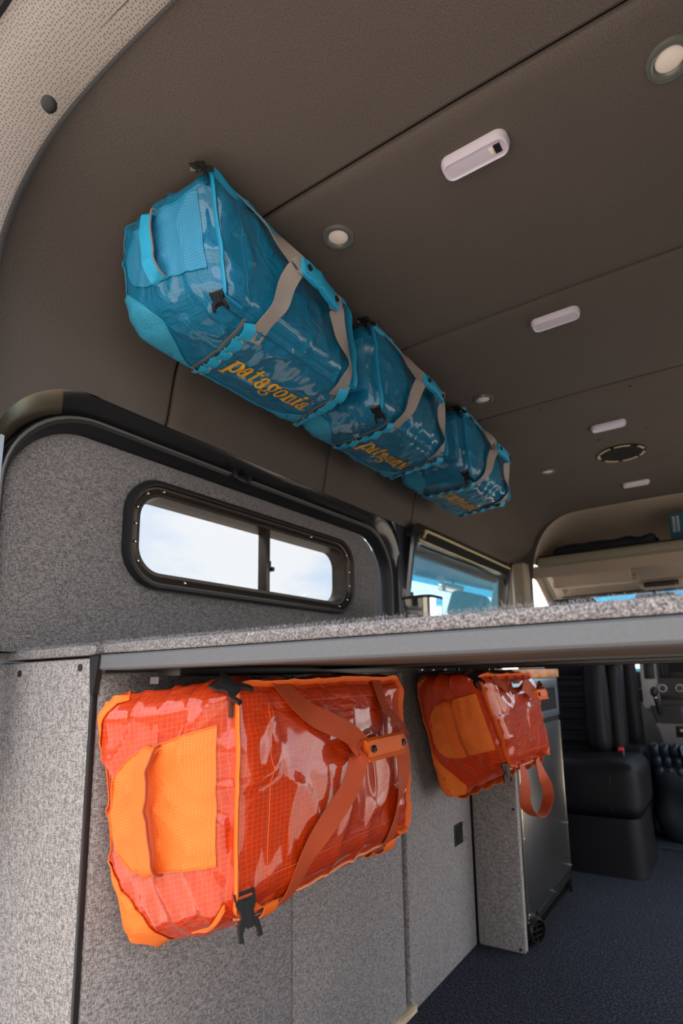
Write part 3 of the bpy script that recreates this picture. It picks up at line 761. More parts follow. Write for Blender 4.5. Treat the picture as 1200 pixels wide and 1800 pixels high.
    if not sp['droop']:
        strap([((na + .12, -1, .70), .004, (1, 0, 0)), ((na + .13, -.97, .99), .006, (1, .1, 0)), ((na + .2, -.66, 1), .012, (1, .2, .25)), ((wa - .12, -.22, 1), .020, (1, -.25, .5)), ((wa - .02, wv - .02, 1), .034, (.3, .9, .3)), ((wa + .05, wv, 1), .036, (0, 1, .2))])
        strap([((fa - .04, -1, .70), .004, (1, 0, 0)), ((fa - .05, -.97, .99), .006, (1, .1, .1)), ((fa - .04, -.62, 1), .010, (.9, .1, -.4)), ((wb_ + .14, -.24, 1), .020, (.9, .3, .3)), ((wb_ + .03, wv - .02, 1), .034, (-.3, .9, .3)), ((wb_ - .05, wv, 1), .036, (0, 1, .2))])
    else:              # lower handle has slipped off and hangs in a loop
        P0 = B.at((na + .25, -.99, .9), .004); P1 = B.at((fa - .35, -.99, .93), .004)
        mid = (P0 + P1) / 2
        P = catmull([P0, P0 + Vector((.012, -.01, -.05)), P0 + Vector((.012, -.02, -.125)), P0 * .7 + P1 * .3 + Vector((.02, .01, -.175)), mid * .5 + P1 * .5 + Vector((.02, .03, -.172)), P1 + Vector((.02, .045, -.12)), P1 + Vector((.012, .015, -.06)), P1], 7)
        A = (P1 - P0).normalized(); Wd = []
        for i, p in enumerate(P):
            t = i / (len(P) - 1); Wd.append(A * (abs(2 * t - 1)) + Vector((1, -.3, .0)) * (1 - abs(2 * t - 1)) * 1.2)
        obj('carry_strap', ribbon(P, Wd, wd), C['strap'], T, label='carry strap hanging in a loop')
    strap([((na - .02, .99, .80), .004, (1, 0, 0)), ((na + .04, .95, 1), .006, (1, -.1, .1)), ((na + .2, .62, 1), .012, (.9, -.3, .2)), ((wa - .1, wv + .22, 1), .026, (.7, .6, .2)), ((wa + .0, wv + .03, 1), .036, (.2, 1, .2)), ((wa + .06, wv, 1), .039, (0, 1, 0))])
    strap([((fa - .10, .99, .80), .004, (1, 0, 0)), ((fa - .12, .95, 1), .006, (1, -.1, 0)), ((fa - .16, .6, 1), .012, (1, .1, -.2)), ((wb_ + .08, wv + .2, 1), .028, (.9, -.5, .1)), ((wb_ - .0, wv + .03, 1), .036, (-.2, 1, .2)), ((wb_ - .06, wv, 1), .039, (0, 1, 0))])
    # padded wrap joining the handles, with two snaps
    P = [B.warp(B.local((wa + (wb_ - wa) * i / 10, wv, 1), .040 + .004 * math.sin(math.pi * i / 10))[0]) for i in range(11)]
    U_ = (B.at((0, .3, 1)) - B.at((0, -.3, 1))).normalized(); Nn = B.nrm((0, 0, 1))
    V, F, UU = [], [], []
    sec = [(-.019, -.006), (-.020, .004), (-.014, .0085), (0, .0095), (.014, .0085), (.020, .003), (.018, -.006), (0, -.008)]
    for i, p in enumerate(P):
        k = 1 if 0 < i < 10 else .86
        for (u, h) in sec: V.append(p + U_ * u * k + Nn * h * k); UU.append((i * .012, u))
    F = [(i * 8 + j, i * 8 + (j + 1) % 8, (i + 1) * 8 + (j + 1) % 8, (i + 1) * 8 + j) for i in range(10) for j in range(8)] + [tuple(range(8)), tuple(range(80, 88))]
    wr_ = obj('handle_wrap', (V, F, UU), C['webl'], T)
    for i in (1, 9):
        obj('snap_button', lathe([(.0001, .003), (.0035, .0022), (.0045, .0036), (.0068, .0028), (.0072, -.001)], axisM(P[i] + Nn * .0094 - U_ * .002, Nn), 16), M_black, wr_)
    flap = ribbon([p + U_ * -.017 + Nn * .006 for p in P], [Nn * .5 - U_] * 11, .014, .003); obj('wrap_flap', flap, C['webl'], wr_)
    # compression buckles at the near corners (and one far)
    A = (B.at((.2, 0, 1)) - B.at((-.2, 0, 1))).normalized()
    for (g, tw, fl) in sp.get('buckles', [((-.97, -.90, .86), 0, 0), ((-.97, .93, .84), .5, 0)]):
        p = B.at(g, .010); nn = B.nrm(g); dirv = Vector(sp.get('bdir', (.35, -.1, -.8))) if g[1] < 0 else Vector(sp.get('bdir2', (.5, -.1, -.6)))
        if g[0] > 0: dirv = Vector((.4, .3, -.5))
        y = (-dirv).normalized(); z = (nn - y * nn.dot(y)).normalized(); x = y.cross(z)
        M = Matrix((x, y, z)).transposed().to_4x4(); M.translation = p + dirv.normalized() * .012 + nn * .004
        bs = obj('buckle_strap', ribbon([p - nn * .008 - dirv.normalized() * .022, p - dirv.normalized() * .018 + nn * .002, p - dirv.normalized() * .004 + nn * .004, p + dirv.normalized() * .0 + nn * .001], [x] * 4, .024, .003), C['strap'], T)
        obj('buckle', buckle_mesh(M, sp.get('bs', 1.0)), M_black, bs, label='black side release buckle')
    if sp.get('cord'):
        for k in range(3):
            q = [B.at((-.99, -.86 + .02 * k, .90), .006), B.at((-.995, -.93, .80 - .03 * k), .010), B.at((-.99, -.985, .62 - .04 * k), .008), B.at((-.97, -.995, .40 - .05 * k), .006)]
            obj('zip_cord', tube(catmull(q, 6), .0016, 6), C['webl'], T)
    tx = sp['text']
    obj('lettering', lettering(B, 'patagonia', tx[0], tx[1], tx[2], tx[3]), C['text'], T, False, label=C['n_text'])
    return T

bl = srgb(0, 96, 138); bline = srgb(50, 160, 190)
BLUE = dict(cloth=mat('blue_ripstop', bl, .42, spec=.22, coat=1, coat_r=.06, build=ripstop(bline, .0062)),
            base=mat('light_blue_ripstop', srgb(22, 132, 172), .55, build=ripstop(srgb(120, 208, 228), .0045, True, .2)),
            patch=mat('blue_patch', srgb(14, 112, 158), .55, build=ripstop(srgb(110, 200, 225), .0050, True, .2)),
            pipe=mat('aqua_binding', srgb(22, 138, 180), .5), seam=mat('blue_thread', srgb(10, 80, 116), .6),
            webl=mat('aqua_webbing', srgb(34, 158, 202), .5, build=ribbed(0, .003)), webd=mat('grey_web_edge', srgb(118, 110, 106), .7),
            strap=mat('grey_webbing', srgb(146, 138, 134), .6, build=ribbed(0, .003)), stitch=mat('yellow_thread', srgb(206, 178, 96), .6),
            stitchl=mat('lid_thread_blue', srgb(14, 110, 148), .6), zip=mat('blue_zip', srgb(8, 60, 88), .5), text=mat('amber_print', srgb(222, 160, 44), .5), n_base='lighter blue matte base panel', n_pipe='light blue lid binding', n_text='amber printed lettering')
og = srgb(206, 62, 14); oline = srgb(246, 140, 50)
ORG = dict(cloth=mat('orange_ripstop', srgb(182, 36, 2), .42, spec=.18, coat=1, coat_r=.05, build=ripstop(srgb(236, 116, 30), .0090)),
           base=mat('light_orange_cloth', srgb(232, 106, 26), .6, build=ripstop(srgb(252, 168, 76), .0040, True, .2)),
           patch=mat('orange_patch', srgb(226, 100, 24), .6, build=ripstop(srgb(252, 170, 84), .0052, True, .2)),
           pipe=mat('orange_binding', srgb(236, 104, 24), .5), seam=mat('orange_thread', srgb(250, 170, 120), .5),
           webl=mat('orange_webbing', srgb(234, 106, 28), .5, build=ribbed(0, .003)), webd=mat('rust_web_edge', srgb(150, 58, 30), .6),
           strap=mat('rust_webbing', srgb(178, 72, 36), .6, build=ribbed(0, .003)), stitch=mat('blue_grey_thread', srgb(120, 120, 140), .6),
           stitchl=mat('lid_thread_orange', srgb(224, 92, 40), .6), zip=mat('brown_zip', srgb(70, 40, 24), .5), text=mat('teal_print', srgb(10, 92, 110), .4), n_base='lighter orange matte base panel', n_pipe='bright orange lid binding', n_text='teal printed lettering')
def corners(d, dy=0, st=1.0):
    r = {}
    y0 = .64
    for k, v in d.items(): r[k] = (v[0], y0 + (v[1] - y0) * st + dy, v[2])
    return r
BC = dict(nbl=(-1.065, .690, .752), nbu=(-1.005, .608, .945), ntl=(-.752, .680, .722), ntu=(-.748, .622, .978),
          fbl=(-1.065, 1.252, .748), fbu=(-1.005, 1.168, .945), ftl=(-.755, 1.150, .730), ftu=(-.770, 1.130, .978))
bd = (.58, .25, .28)
for i, (dy, st, lab) in enumerate(((0, 1, 'blue duffel bag hung nearest the rear doorway above the half slider window'), (.578, .96, 'blue duffel bag between the two other blue bags'), (1.20, .98, 'blue duffel bag hung furthest forward, toward the cab'))):
    make_bag(corners(BC, dy, st), bd, .042, (.018, (.014, .012), (.004, .022)), 1 + i * 2.3, BLUE, lab, 'blue duffel bags along the ceiling corner', spec=dict(hb=(.017 if i == 0 else .003, .003)))
OC1 = dict(nbl=(-.915, .635, -.440), nbu=(-.925, .562, -.030), ntl=(-.655, .632, -.350), ntu=(-.665, .640, .004),
           fbl=(-.915, 1.24, -.430), fbu=(-.925, 1.22, -.010), ftl=(-.655, 1.185, -.345), ftu=(-.665, 1.165, .006))
make_bag(OC1, (.56, .42, .27), .045, (.014, (.012, .002), (.002, .020)), 11.2, ORG, 'large glossy orange duffel bag under the bed beside the corner post', 'orange duffel bags under the bed',
         spec=dict(wrap=(.02, .62, .14), near=(-.62, -.50), far=(.72, .80), cord=True, bs=1.1, buckles=[((-.90, -.86, .98), 0, 0), ((-.97, .93, .84), .5, 0)], bdir=(.15, .05, -.9), bdir2=(.75, .15, -.35), text=(-.30, .6, -.3, .26)), n=(56, 46, 36))
OC2 = dict(nbl=(-.912, 1.835, -.430), nbu=(-.915, 1.665, -.004), ntl=(-.655, 1.850, -.310), ntu=(-.665, 1.625, .002),
           fbl=(-.905, 2.12, -.40), fbu=(-.905, 2.12, -.01), ftl=(-.655, 2.34, -.325), ftu=(-.665, 2.20, .004))
OC2 = {k: tuple(c * .965 for c in v) for k, v in OC2.items()}
make_bag(OC2, (.52, .42, .27), .05, (.014, (.012, .002), (.0, .024)), 23.7, ORG, 'orange duffel bag with a dangling strap in front of the steel cabinet', 'orange duffel bags under the bed',
         spec=dict(wrap=(.15, .6, .45), near=(-.60, -.50), far=(.72, .80), droop=True, bdir=(.1, .05, -.9), text=(-.30, .6, -.3, .26)), n=(50, 44, 36))

# ------------------------------------------------------------------ steel cabinet with oak top, and its fabric side
fc = thing('steel_cabinet', (-.95, 2.48, -1), 'stainless steel cabinet with oak top between the fabric panel and the black leather seat', 'cabinet')
XF = -.75; y0, y1 = 2.182, 2.845
obj('fabric_side', padded('y', 2.155, -.93, XF + .002, -1.0, .0, .022), M_panel, fc, label='grey fabric end panel')
obj('carcass', box(-1.25, XF - .004, y0, y1, -.915, -.03), M_steel, fc, label='stainless steel cabinet body')
obj('counter', box(-1.25, XF + .012, 2.17, y1 + .012, -.028, .012, .004), M_wood, fc, label='oak countertop')
dr = obj('drawer_frame', join(box(XF - .004, XF + .004, y0 + .02, y1, -.075, -.03, .001), box(XF - .004, XF + .004, y0 + .02, y1, -.205, -.175, .001), box(XF - .004, XF + .004, y0 + .02, y0 + .09, -.175, -.075), box(XF - .004, XF + .004, y1 - .045, y1, -.175, -.075)), mat('grey_blue_steel', srgb(120, 128, 136), .35, metal=.7), fc)
obj('drawer_recess', box(XF - .03, XF - .002, y0 + .09, y1 - .045, -.175, -.075), M_matte, fc)
obj('shadow_gap', box(XF - .02, XF - .001, y0 + .01, y1, -.228, -.206), M_matte, fc)
dp = obj('door', box(XF - .003, XF + .002, y0 + .045, y1 - .012, -.902, -.230, .0012), M_steel, fc, label='brushed steel door')
for y in (y0 + .028, y1 - .006):
    tr = obj('edge_trim', box(XF - .004, XF + .005, y - .006, y + .006, -.90, -.232, .002), mat('bright_trim', (.7, .66, .6), .25, metal=1), fc)
for (y, z) in ((y0 + .028, -.62), (y0 + .028, -.885), (y1 - .006, -.42), (y1 - .006, -.70), (y1 - .006, -.885), (y0 + .012, -.905), (2.55, -.91)):
    obj('screw', lathe([(.0001, .003), (.003, .0024), (.004, 0)], axisM((XF + .005, y, z), (1, 0, 0)), 10), M_screw, fc)
obj('kick_recess', box(-1.25, XF - .035, y0, y1 - .01, -1.0, -.915), M_matte, fc)
obj('kick_rail', join(box(XF - .012, XF + .004, y0 + .135, y1, -.935, -.905, .002), box(XF - .03, XF - .01, y0 + .135, y1, -1.0, -.985, .002), box(XF - .03, XF + .004, y1 - .012, y1, -1.0, -.905, .002)), M_black, fc)
for (x, z) in ((-.757, -.505), (-.762, -.985)):
    obj('panel_screw', lathe([(.0001, .001), (.003, .0008), (.005, .0018), (.006, 0)], axisM((x - .006, 2.1545, z), (0, -1, 0)), 12), M_dscrew, fc)
vt = thing('air_outlet', (-.735, 2.245, -1), 'round black heater air outlet at the foot of the steel cabinet', 'vent')
vM = axisM((-.775, 2.262, -.948), (.93, -.36, .02))
obj('outlet_body', lathe([(.0505, .004), (.0505, .014), (.049, .035), (.043, .052), (.041, .055), (.037, .055), (.036, .04), (.036, .01)], vM, 32), M_black, vt)
for k in range(3): obj('outlet_louvre', xform(box(-.036, .036, -.0015, .0015, .03, .046), vM @ Matrix.Translation((0, (k - 1) * .019, 0))), M_black, vt)
obj('outlet_louvre', xform(box(-.0015, .0015, -.036, .036, .03, .045), vM), M_black, vt)

# ------------------------------------------------------------------ steel canister on the bed
cup = thing('steel_canister', (-1.0, 1.93, .068), 'polished steel canister with black rim on the carpet below the front side window', 'canister')
def rl(h, k, z): return [Vector((-1.0 + p[0], 1.94 + p[1], z)) for p in rr(-h * k, h * k, -h * k, h * k, .035 * k, 8, 3)]
obj('canister_body', loft([rl(.066, .93, .069), rl(.066, .95, .1), rl(.066, 1.0, .27), rl(.066, 1.02, .288), rl(.066, .98, .288), rl(.066, .93, .1)], caps=(True, True)), M_mirror, cup)
obj('canister_rim', loft([rl(.066, 1.03, .285), rl(.066, 1.035, .292), rl(.066, 1.02, .296), rl(.066, .97, .294), rl(.066, .96, .286)]), M_black, cup)

# ------------------------------------------------------------------ ceiling lights and fittings
def ceil_z(x): return 1.003
for i, (x, y) in enumerate(((-.667, .943), (.021, .933), (-.680, 1.878), (-.693, 2.796))):
    lab = ['round recessed puck light in grey bezel beside the blue bag nearest the rear doorway', 'round recessed puck light beyond the switched dome lamp, away from the bags', 'round recessed puck light level with the blue bag furthest forward', 'round recessed puck light beside the round speaker opening'][i]
    t = thing('puck_light', (x, y, .99), lab, 'ceiling light', 'recessed puck lights')
    M = axisM((x, y, 1.0025), (0, 0, -1))
    obj('bezel', lathe([(.0375, -.004), (.0375, .002), (.036, .005), (.031, .0068), (.026, .0055), (.0225, .002), (.0222, -.002)], M, 36), M_ring, t)
    obj('diffuser', lathe([(.0224, -.002), (.0222, .001), (.018, .0024), (.0001, .003)], M, 28), M_lensw, t)
for i, (x, y) in enumerate(((-.320, .918), (-.326, 1.533), (-.333, 2.386), (-.345, 3.257))):
    lab = ['oblong milky dome lamp with a black rocker switch', 'oblong milky dome lamp between the second and third ceiling seams', 'oblong milky dome lamp just behind the round speaker opening', 'oblong milky dome lamp nearest the cab shelf'][i]
    t = thing('dome_lamp', (x, y, .985), lab, 'ceiling light', 'oblong dome lamps')
    def dlp(d, z): return [Vector((x + p[0], y + p[1], z)) for p in rr(-.068 + d, .068 - d, -.0255 + d, .0255 - d, max(.002, .020 - d), 7, 4)]
    obj('lens', loft([dlp(0, 1.004), dlp(-.0005, .998), dlp(.003, .988), dlp(.006, .9865), dlp(.008, .9885), dlp(.011, .989), dlp(.015, .9885)], caps=(False, True)), M_lens, t)
    if i == 0:
        obj('rocker_switch', box(x + .040, x + .053, y - .011, y + .009, .9865, .990, .001), M_black, t)
        obj('switch_window', box(x + .030, x + .038, y - .009, y + .006, .9872, .9885, .001), M_lensw, t)
sp_ = thing('speaker_opening', (-.34, 2.752, .99), 'dark round speaker opening with cream ring in the ceiling', 'speaker opening')
M = axisM((-.34, 2.752, 1.0015), (0, 0, -1))
obj('opening_disc', lathe([(.094, -.003), (.094, .002), (.0001, .0015)], M, 40), M_matte, sp_)
obj('opening_rim', lathe([(.108, -.003), (.108, .002), (.106, .003), (.104, .002), (.104, -.003)], M, 44), M_black, sp_)
for k in range(7):
    a0 = math.radians(8 + k * 51.4); a1 = a0 + math.radians(40 if k % 3 else 28); V, F = [], []
    for j in range(9):
        a = a0 + (a1 - a0) * j / 8
        for r_, h in ((.104, 0), (.104, .004), (.093, .004), (.093, 0)): V.append(M @ Vector((r_ * math.cos(a), r_ * math.sin(a), h)))
    F = [(j * 4 + q, j * 4 + (q + 1) % 4, j * 4 + 4 + (q + 1) % 4, j * 4 + 4 + q) for j in range(8) for q in range(4)] + [(0, 1, 2, 3), (32, 33, 34, 35)]
    obj('ring_segment', (V, F), M_cream, sp_)
for (x, y) in ((-.525, 2.085), (-.205, 2.09), (-.395, 2.53), (-.20, 2.52)):
    obj('ceiling_screw', lathe([(.0001, .002), (.004, .0018), (.0055, 0)], axisM((x, y, 1.0015), (0, 0, -1)), 12), M_dscrew, ceil)

# ------------------------------------------------------------------ cab: header, shelf, visors, windscreen
cabw = thing('trim_2', (CX, 3.8, -1), 'beige cab headliner, header and pillars beyond the sleeping area', kind='structure')
arch_l = [(-1.075, .20), (-1.062, .44), (-1.045, .62), (-1.012, .78), (-.945, .90), (-.86, .965), (-.76, .992), (-.55, .998), (CX, 1.0)]
ap = catmull([(p[0], 0, p[1]) for p in arch_l], 5); ah = [(p.x, p.z) for p in ap]; archp = ah + [(2 * CX - x, z) for x, z in ah[-2::-1]]; archu = [p for p in archp if p[1] > .655]
def al(y, k, dz, ar=None): return [Vector((CX + (x - CX) * k, y, z * (1 - dz) + .35 * dz)) for x, z in (ar or archp)]
obj('cab_recess', loft([al(3.60, 1.0, 0, archu), al(3.612, .985, .008, archu), al(3.66, .985, .012, archu), al(3.85, .98, .05, archu), al(4.1, .97, .2, archu), al(4.25, .95, .42, archu)], closed=False), M_cabh, cabw, label='beige lining of the storage space over the cab')
def outer(y): return [Vector((CX + (x - CX) * 1.32, y, z + .2)) for x, z in archp]
obj('arch_fill', loft([al(3.605, 1.0, 0), outer(3.66)], closed=False), M_head, cabw)
sh = thing('cab_shelf', (CX, 3.85, .66), 'grey storage shelf with thick rounded lip above the cab', 'shelf')
lip = [(3.61, .728), (3.598, .722), (3.594, .70), (3.60, .678), (3.63, .664), (3.68, .662), (3.72, .672), (4.2, .672), (4.2, .722), (3.64, .724)]
obj('shelf_board', loft([[Vector((x, y, z)) for y, z in lip] for x in (-1.005, -.999, .353, .359)], caps=(True, True)), mat('shelf_grey', srgb(120, 114, 98), .45), sh)
obj('shelf_edge', box(-1.0, .354, 3.612, 3.63, .726, .738, .002), M_black, sh)
jk = obj('navy_jacket', rbox((-.62, 3.75, .772), (.62, .16, .07), .03, n=22, lump=.014, freq=14), M_navy); tag(jk, 'crumpled dark navy jacket lying along the cab shelf', 'jacket')
bx = thing('teal_box', (-.15, 3.76, .724), 'teal box with two lines of white print standing on the cab shelf', 'box')
obj('carton', box(-.236, -.06, 3.72, 3.80, .7245, .912, .003), M_teal, bx)
for r_, x in enumerate((-.220, -.198)):
    for k in range(9):
        z = .80 + k * .011; w = .006 + .003 * ((k * 7 + r_ * 3) % 3) / 2
        obj('print', join(box(x, x + .014, 3.7185, 3.7201, z, z + .0035), box(x, x + .003, 3.7185, 3.7201, z, z + .008), box(x + .010, x + .013, 3.7185, 3.7201, z + .002, z + .009)), M_paper, bx, False)
# header panel above the windscreen
hp = [(3.63, .672), (3.64, .60), (3.70, .615), (3.80, .64), (3.95, .665), (4.15, .66), (4.32, .59), (4.36, .55), (4.335, .525), (4.38, .53)]
obj('header_panel', loft([[Vector((x, y, z)) for y, z in hp] for x in (-1.10, -.7, -.3, .1, .45)], closed=False), M_cabh, cabw)
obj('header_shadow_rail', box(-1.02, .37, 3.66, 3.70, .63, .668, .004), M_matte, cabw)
fb = rbox((-.75, 3.93, .635), (.50, .03, .105), .014, Matrix.Translation((-.755, 3.95, .617)) @ Matrix.Rotation(math.radians(38), 4, 'X'), n=10)
tag(obj('sun_visor', fb, M_cabh), 'beige folded sun visor below the left end of the cab shelf', 'sun visor')
obj('visor_recess', rbox((-.755, 4.06, .60), (.56, .12, .05), .02, n=8), M_beige, cabw)
ov = obj('overhead_console', rbox((-.33, 3.99, .535), (.27, .12, .06), .028, n=10), M_cabh); tag(ov, 'beige overhead console pod between the visors', 'console')
op = obj('console_pocket', rbox((-.335, 3.93, .528), (.20, .02, .034), .009, n=8), M_black, ov)
# front pillars, cab door and windows
obj('front_pillar', rbox((-1.115, 3.60, .10), (.10, .17, 1.20), .03, n=12), M_beige, cabw, label='beige pillar cover behind the cab door')
apil = catmull([(-1.03, 3.67, .70), (-1.03, 3.80, .60), (-1.04, 4.0, .53), (-1.06, 4.3, .42), (-1.09, 4.7, .2), (-1.1, 5.0, .0)], 6)
obj('windscreen_pillar', tube(apil, .028, 10), M_beige, cabw)
obj('door_header', tube(catmull([(-1.045, 3.66, .62), (-1.04, 3.72, .60), (-1.045, 3.85, .54), (-1.07, 4.2, .40)], 6), .02, 8), M_cabh, cabw)
obj('cab_door', box(-1.16, -1.10, 3.68, 4.9, -.9, .12, .01), M_dash, cabw)
obj('cab_door', box(.45, .51, 3.68, 4.9, -.9, .12, .01), M_dash, cabw)
obj('windscreen', loft([[Vector((x, y, z)) for x in (-1.06, -.6, -.3, 0, .42)] for y, z in ((4.36, .55), (4.7, .26), (5.0, .0))], closed=False), M_wind, cabw, False, label='blue tinted windscreen')
obj('shade_band', loft([[Vector((x, y, z)) for x in (-1.05, -.6, -.3, 0, .41)] for y, z in ((4.345, .552), (4.43, .472))], closed=False), glass('shade_band_glass', (.06, .32, .46), None), cabw, False, label='cyan shade band along the top of the windscreen')
rm = thing('rear_view_mirror', (-.40, 4.28, .45), 'rear view mirror hanging behind the windscreen', 'mirror')
mM = Matrix.Translation((-.41, 4.27, .475)) @ Matrix.Rotation(math.radians(8), 4, 'Z')
obj('mirror_housing', rbox((0, 0, 0), (.25, .03, .075), .014, mM, n=10), M_beige, rm)
obj('mirror_glass', xform(box(-.115, .115, -.017, -.0145, -.03, .03, .001), mM), M_mirror, rm)
obj('mirror_stalk', tube([(-.41, 4.28, .51), (-.41, 4.33, .56), (-.41, 4.37, .57)], .01, 8), M_black, rm)

# ------------------------------------------------------------------ dashboard
da = thing('dashboard', (-.4, 4.4, -1), 'dark dashboard with silver centre console, round vents, radio and dials', 'dashboard')
obj('dash_body', rbox((CX, 4.62, -.16), (1.5, .62, .33), .06, n=14), M_dash, da)
cs = obj('console_surround', loft([[Vector((x, y, z)) for x, z in rr(-.545, -.10, -.26, .075, .03, 6, 3)] for y in (4.32, 4.225, 4.215)], caps=(True, True)), M_silver, da, label='silver centre console surround')
obj('console_face', loft([[Vector((x, y, z)) for x, z in rr(-.44 , -.11, -.25, .065, .02, 6, 3)] for y in (4.22, 4.208, 4.206)], caps=(True, True)), M_dash, da)
obj('air_vent', box(-.520, -.458, 4.205, 4.22, -.065, .038, .004), M_black, da)
for k in range(6): obj('vent_slat', box(-.517, -.461, 4.202, 4.206, -.056 + k * .0155, -.053 + k * .0155), M_dash, da)
obj('round_vent', lathe([(.036, 0), (.036, .012), (.031, .016), (.026, .012), (.025, .002), (.0001, .002)], axisM((-.588, 4.30, -.115), (.1, -1, 0)), 28), M_black, da)
obj('vent_knob', lathe([(.012, 0), (.011, .012), (.0001, .013)], axisM((-.588, 4.298, -.115), (.1, -1, 0)), 18), M_silver, da)
rd = obj('radio', box(-.425, -.13, 4.198, 4.21, -.06, .05, .004), M_black, da, label='black radio')
obj('radio_screen', box(-.365, -.20, 4.1955, 4.1985, -.025, .04, .001), M_matte, rd)
for k in range(5):
    for q in range(2): obj('radio_button', box(-.415 + q * .02, -.400 + q * .02, 4.1945, 4.1985, -.045 + k * .018, -.034 + k * .018, .001), M_dash, rd)
for x in (-.418, -.318, -.218):
    kn = obj('dial', lathe([(.028, 0), (.027, .014), (.022, .020), (.019, .018), (.0001, .018)], axisM((x, 4.206, -.128), (0, -1, 0)), 26), M_silver, da)
    obj('dial_face', lathe([(.017, .0185), (.015, .021), (.0001, .021)], axisM((x, 4.206, -.128), (0, -1, 0)), 20), M_black, kn)
obj('switch_row', box(-.43, -.12, 4.200, 4.208, -.20, -.172, .002), M_black, da)
obj('console_cheek', prism([(-.565, 4.24, -.22), (-.50, 4.22, -.22), (-.46, 4.16, -.33), (-.425, 4.16, -.56), (-.47, 4.2, -.70), (-.56, 4.26, -.70)], 0, (.012, .16, 0)), M_conso, da)
obj('shift_housing', loft([[Vector((x, y, z)) for x, y in rr(x0, x1, yy, 4.36, .03, 5, 2)] for z, x0, x1, yy in ((-.24, -.50, -.30, 4.16), (-.33, -.475, -.29, 4.13), (-.345, -.47, -.29, 4.12))], caps=(True, True)), M_dash, da)
obj('lower_box', loft([[Vector((x, y, z)) for x, y in rr(x0, -.05, yy, 4.4, .02, 5, 2)] for z, x0, yy in ((-.345, -.47, 4.125), (-.36, -.475, 4.115), (-.60, -.42, 4.12), (-.85, -.40, 4.16))], caps=(True, True)), M_conso, da)
obj('tray', box(-.36, -.1, 4.112, 4.12, -.43, -.36, .004), M_black, da)
obj('tray_card', box(-.335, -.2, 4.106, 4.113, -.395, -.38, .002), M_cream, da)
sf = thing('gear_lever', (-.46, 4.15, -.33), 'short black gear lever with chrome collar on the centre console', 'gear lever')
obj('lever_shaft', tube([(-.44, 4.16, -.31), (-.452, 4.13, -.22), (-.46, 4.12, -.17)], .014, 10), M_black, sf)
obj('lever_knob', rbox((-.462, 4.118, -.145), (.045, .04, .06), .018, n=8), M_black, sf)
obj('lever_collar', lathe([(.012, 0), (.013, .006), (.012, .012)], axisM((-.457, 4.115, -.19), (-.1, -.3, 1)), 14), M_screw, sf)

# ------------------------------------------------------------------ swivelled driver's seat
se = thing('captain_seat', (-.74, 3.35, -1), 'black leather captain seat turned to face the rear beside the steel cabinet', 'seat')
def RZ(loc, rx=0, rz=0): return Matrix.Translation(loc) @ Matrix.Rotation(math.radians(rz), 4, 'Z') @ Matrix.Rotation(math.radians(rx), 4, 'X')
obj('seat_skirt', loft([[Vector((x, y, z)) for x, y in rr(-1.02 - e, -.475 + e, 3.135 - e, 3.62, .07, 8, 4)] for z, e in ((-.998, .012), (-.96, .008), (-.80, .0), (-.73, -.004))], caps=(True, True)), M_leather, se, label='black vinyl skirt')
obj('seat_cushion', rbox((0, 0, 0), (.56, .50, .27), .06, RZ((-.745, 3.38, -.60)), n=16, bulge=.012), M_leather, se)
obj('cushion_seam', tube(catmull([(-.60, 3.128, -.70), (-.595, 3.125, -.60), (-.60, 3.14, -.50), (-.61, 3.3, -.462)], 6), .0025, 6), M_black, se)
bk = obj('backrest', rbox((0, 0, 0), (.46, .12, .72), .05, RZ((-.80, 3.66, -.12), -6), n=14), M_leather, se)
for k in range(7):
    obj('backrest_rib', rbox((0, 0, 0), (.26, .05, .066), .020, RZ((-.865, 3.588 + .006 * k, -.46 + k * .064), -6), n=8, bulge=.006), M_leather, bk)
obj('backrest_upper_pad', rbox((0, 0, 0), (.27, .06, .22), .03, RZ((-.86, 3.625, .09), -6), n=10, bulge=.01), M_leather, bk)
obj('side_bolster', rbox((0, 0, 0), (.12, .17, .56), .055, RZ((-.715, 3.58, -.20), -6, 12), n=14, bulge=.012), M_leather, se, label='padded side bolster')
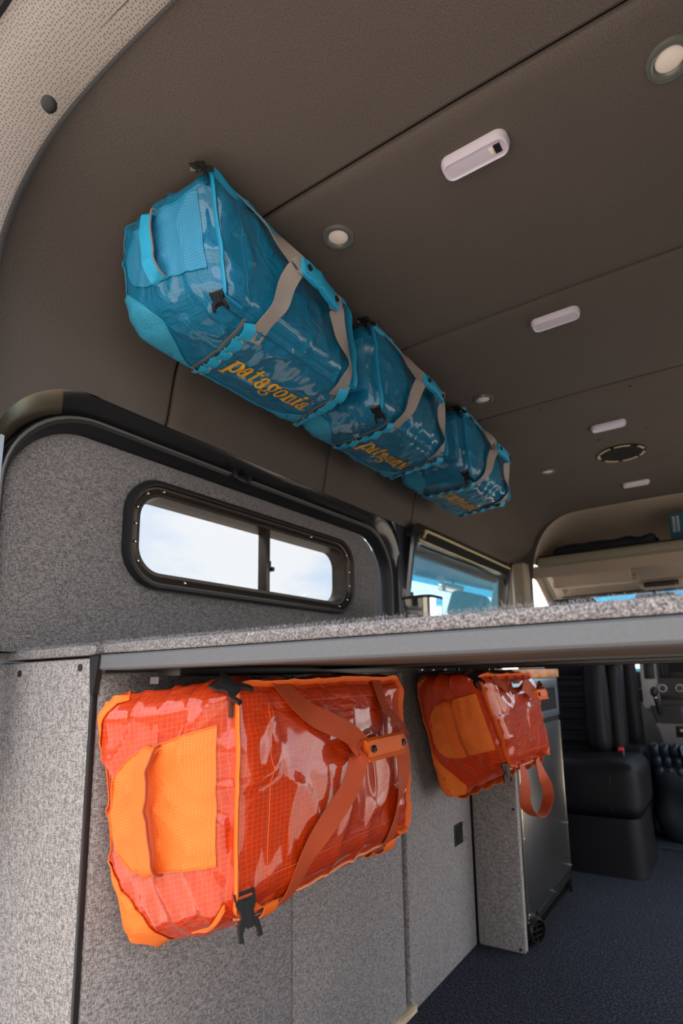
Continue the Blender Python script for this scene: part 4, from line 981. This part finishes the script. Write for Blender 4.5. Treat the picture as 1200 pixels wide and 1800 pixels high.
obj('headrest', rbox((0, 0, 0), (.30, .10, .20), .05, RZ((-.84, 3.72, .36), -6), n=10), M_leather, se)
obj('armrest', rbox((0, 0, 0), (.075, .12, .52), .035, RZ((-.625, 3.64, -.22), -4, 6), n=12), M_leather, se, label='armrest folded upright')
bb = obj('belt_buckle', rbox((0, 0, 0), (.035, .03, .07), .008, RZ((-.575, 3.40, -.455), -20, 0), n=6), M_black, se)
obj('release_button', rbox((0, 0, 0), (.028, .022, .02), .005, RZ((-.572, 3.385, -.425), -20, 0), n=5), M_red, bb)
ps = thing('passenger_seat', (-.60, 3.93, -1), 'black leather seat back standing between captain seat and dashboard', 'seat')
obj('backrest', rbox((0, 0, 0), (.135, .10, .76), .045, RZ((-.597, 3.925, -.125), 4, -8), n=12), M_leather, ps)
obj('seat_cushion', rbox((0, 0, 0), (.20, .30, .42), .05, RZ((-.602, 3.935, -.66), 0, 0), n=10), M_leather, ps)
obj('seat_base', box(-.68, -.52, 3.80, 4.05, -1.0, -.80, .01), M_black, ps)
qj = thing('puffer_jacket', (-.40, 3.8, -1), 'dark quilted puffer jacket heaped in front of the centre console', 'jacket')
obj('jacket_heap', rbox((0, 0, 0), (.30, .30, .50), .09, RZ((-.335, 3.935, -.75)), n=14, lump=.03, freq=6), M_navy, qj)
for k in range(4):
    for q in range(3):
        obj('quilt_pad', rbox((0, 0, 0), (.055, .06, .075), .022, RZ((-.455 + k * .052 + q * .008, 3.79 + q * .01, -.47 - q * .062), 8, 10), n=6, bulge=.004), mat('quilted_navy', srgb(22, 32, 48), .35), qj)
wc = obj('white_cloth', rbox((0, 0, 0), (.13, .10, .05), .02, RZ((-.245, 3.735, -.462), 20, 25), n=12, lump=.02, freq=16), mat('pale_cloth', srgb(176, 186, 214), .8)); tag(wc, 'pale crumpled cloth lying on the puffer jacket', 'cloth')
obj('cab_bulkhead', box(-1.2, .6, 4.86, 4.92, -1.0, .0), M_dash, cabw)
obj('cab_floor_mat', box(-.62, .45, 3.70, 4.5, -1.0, -.985, .004), mat('rubber_mat', srgb(40, 52, 60), .6), cabw)
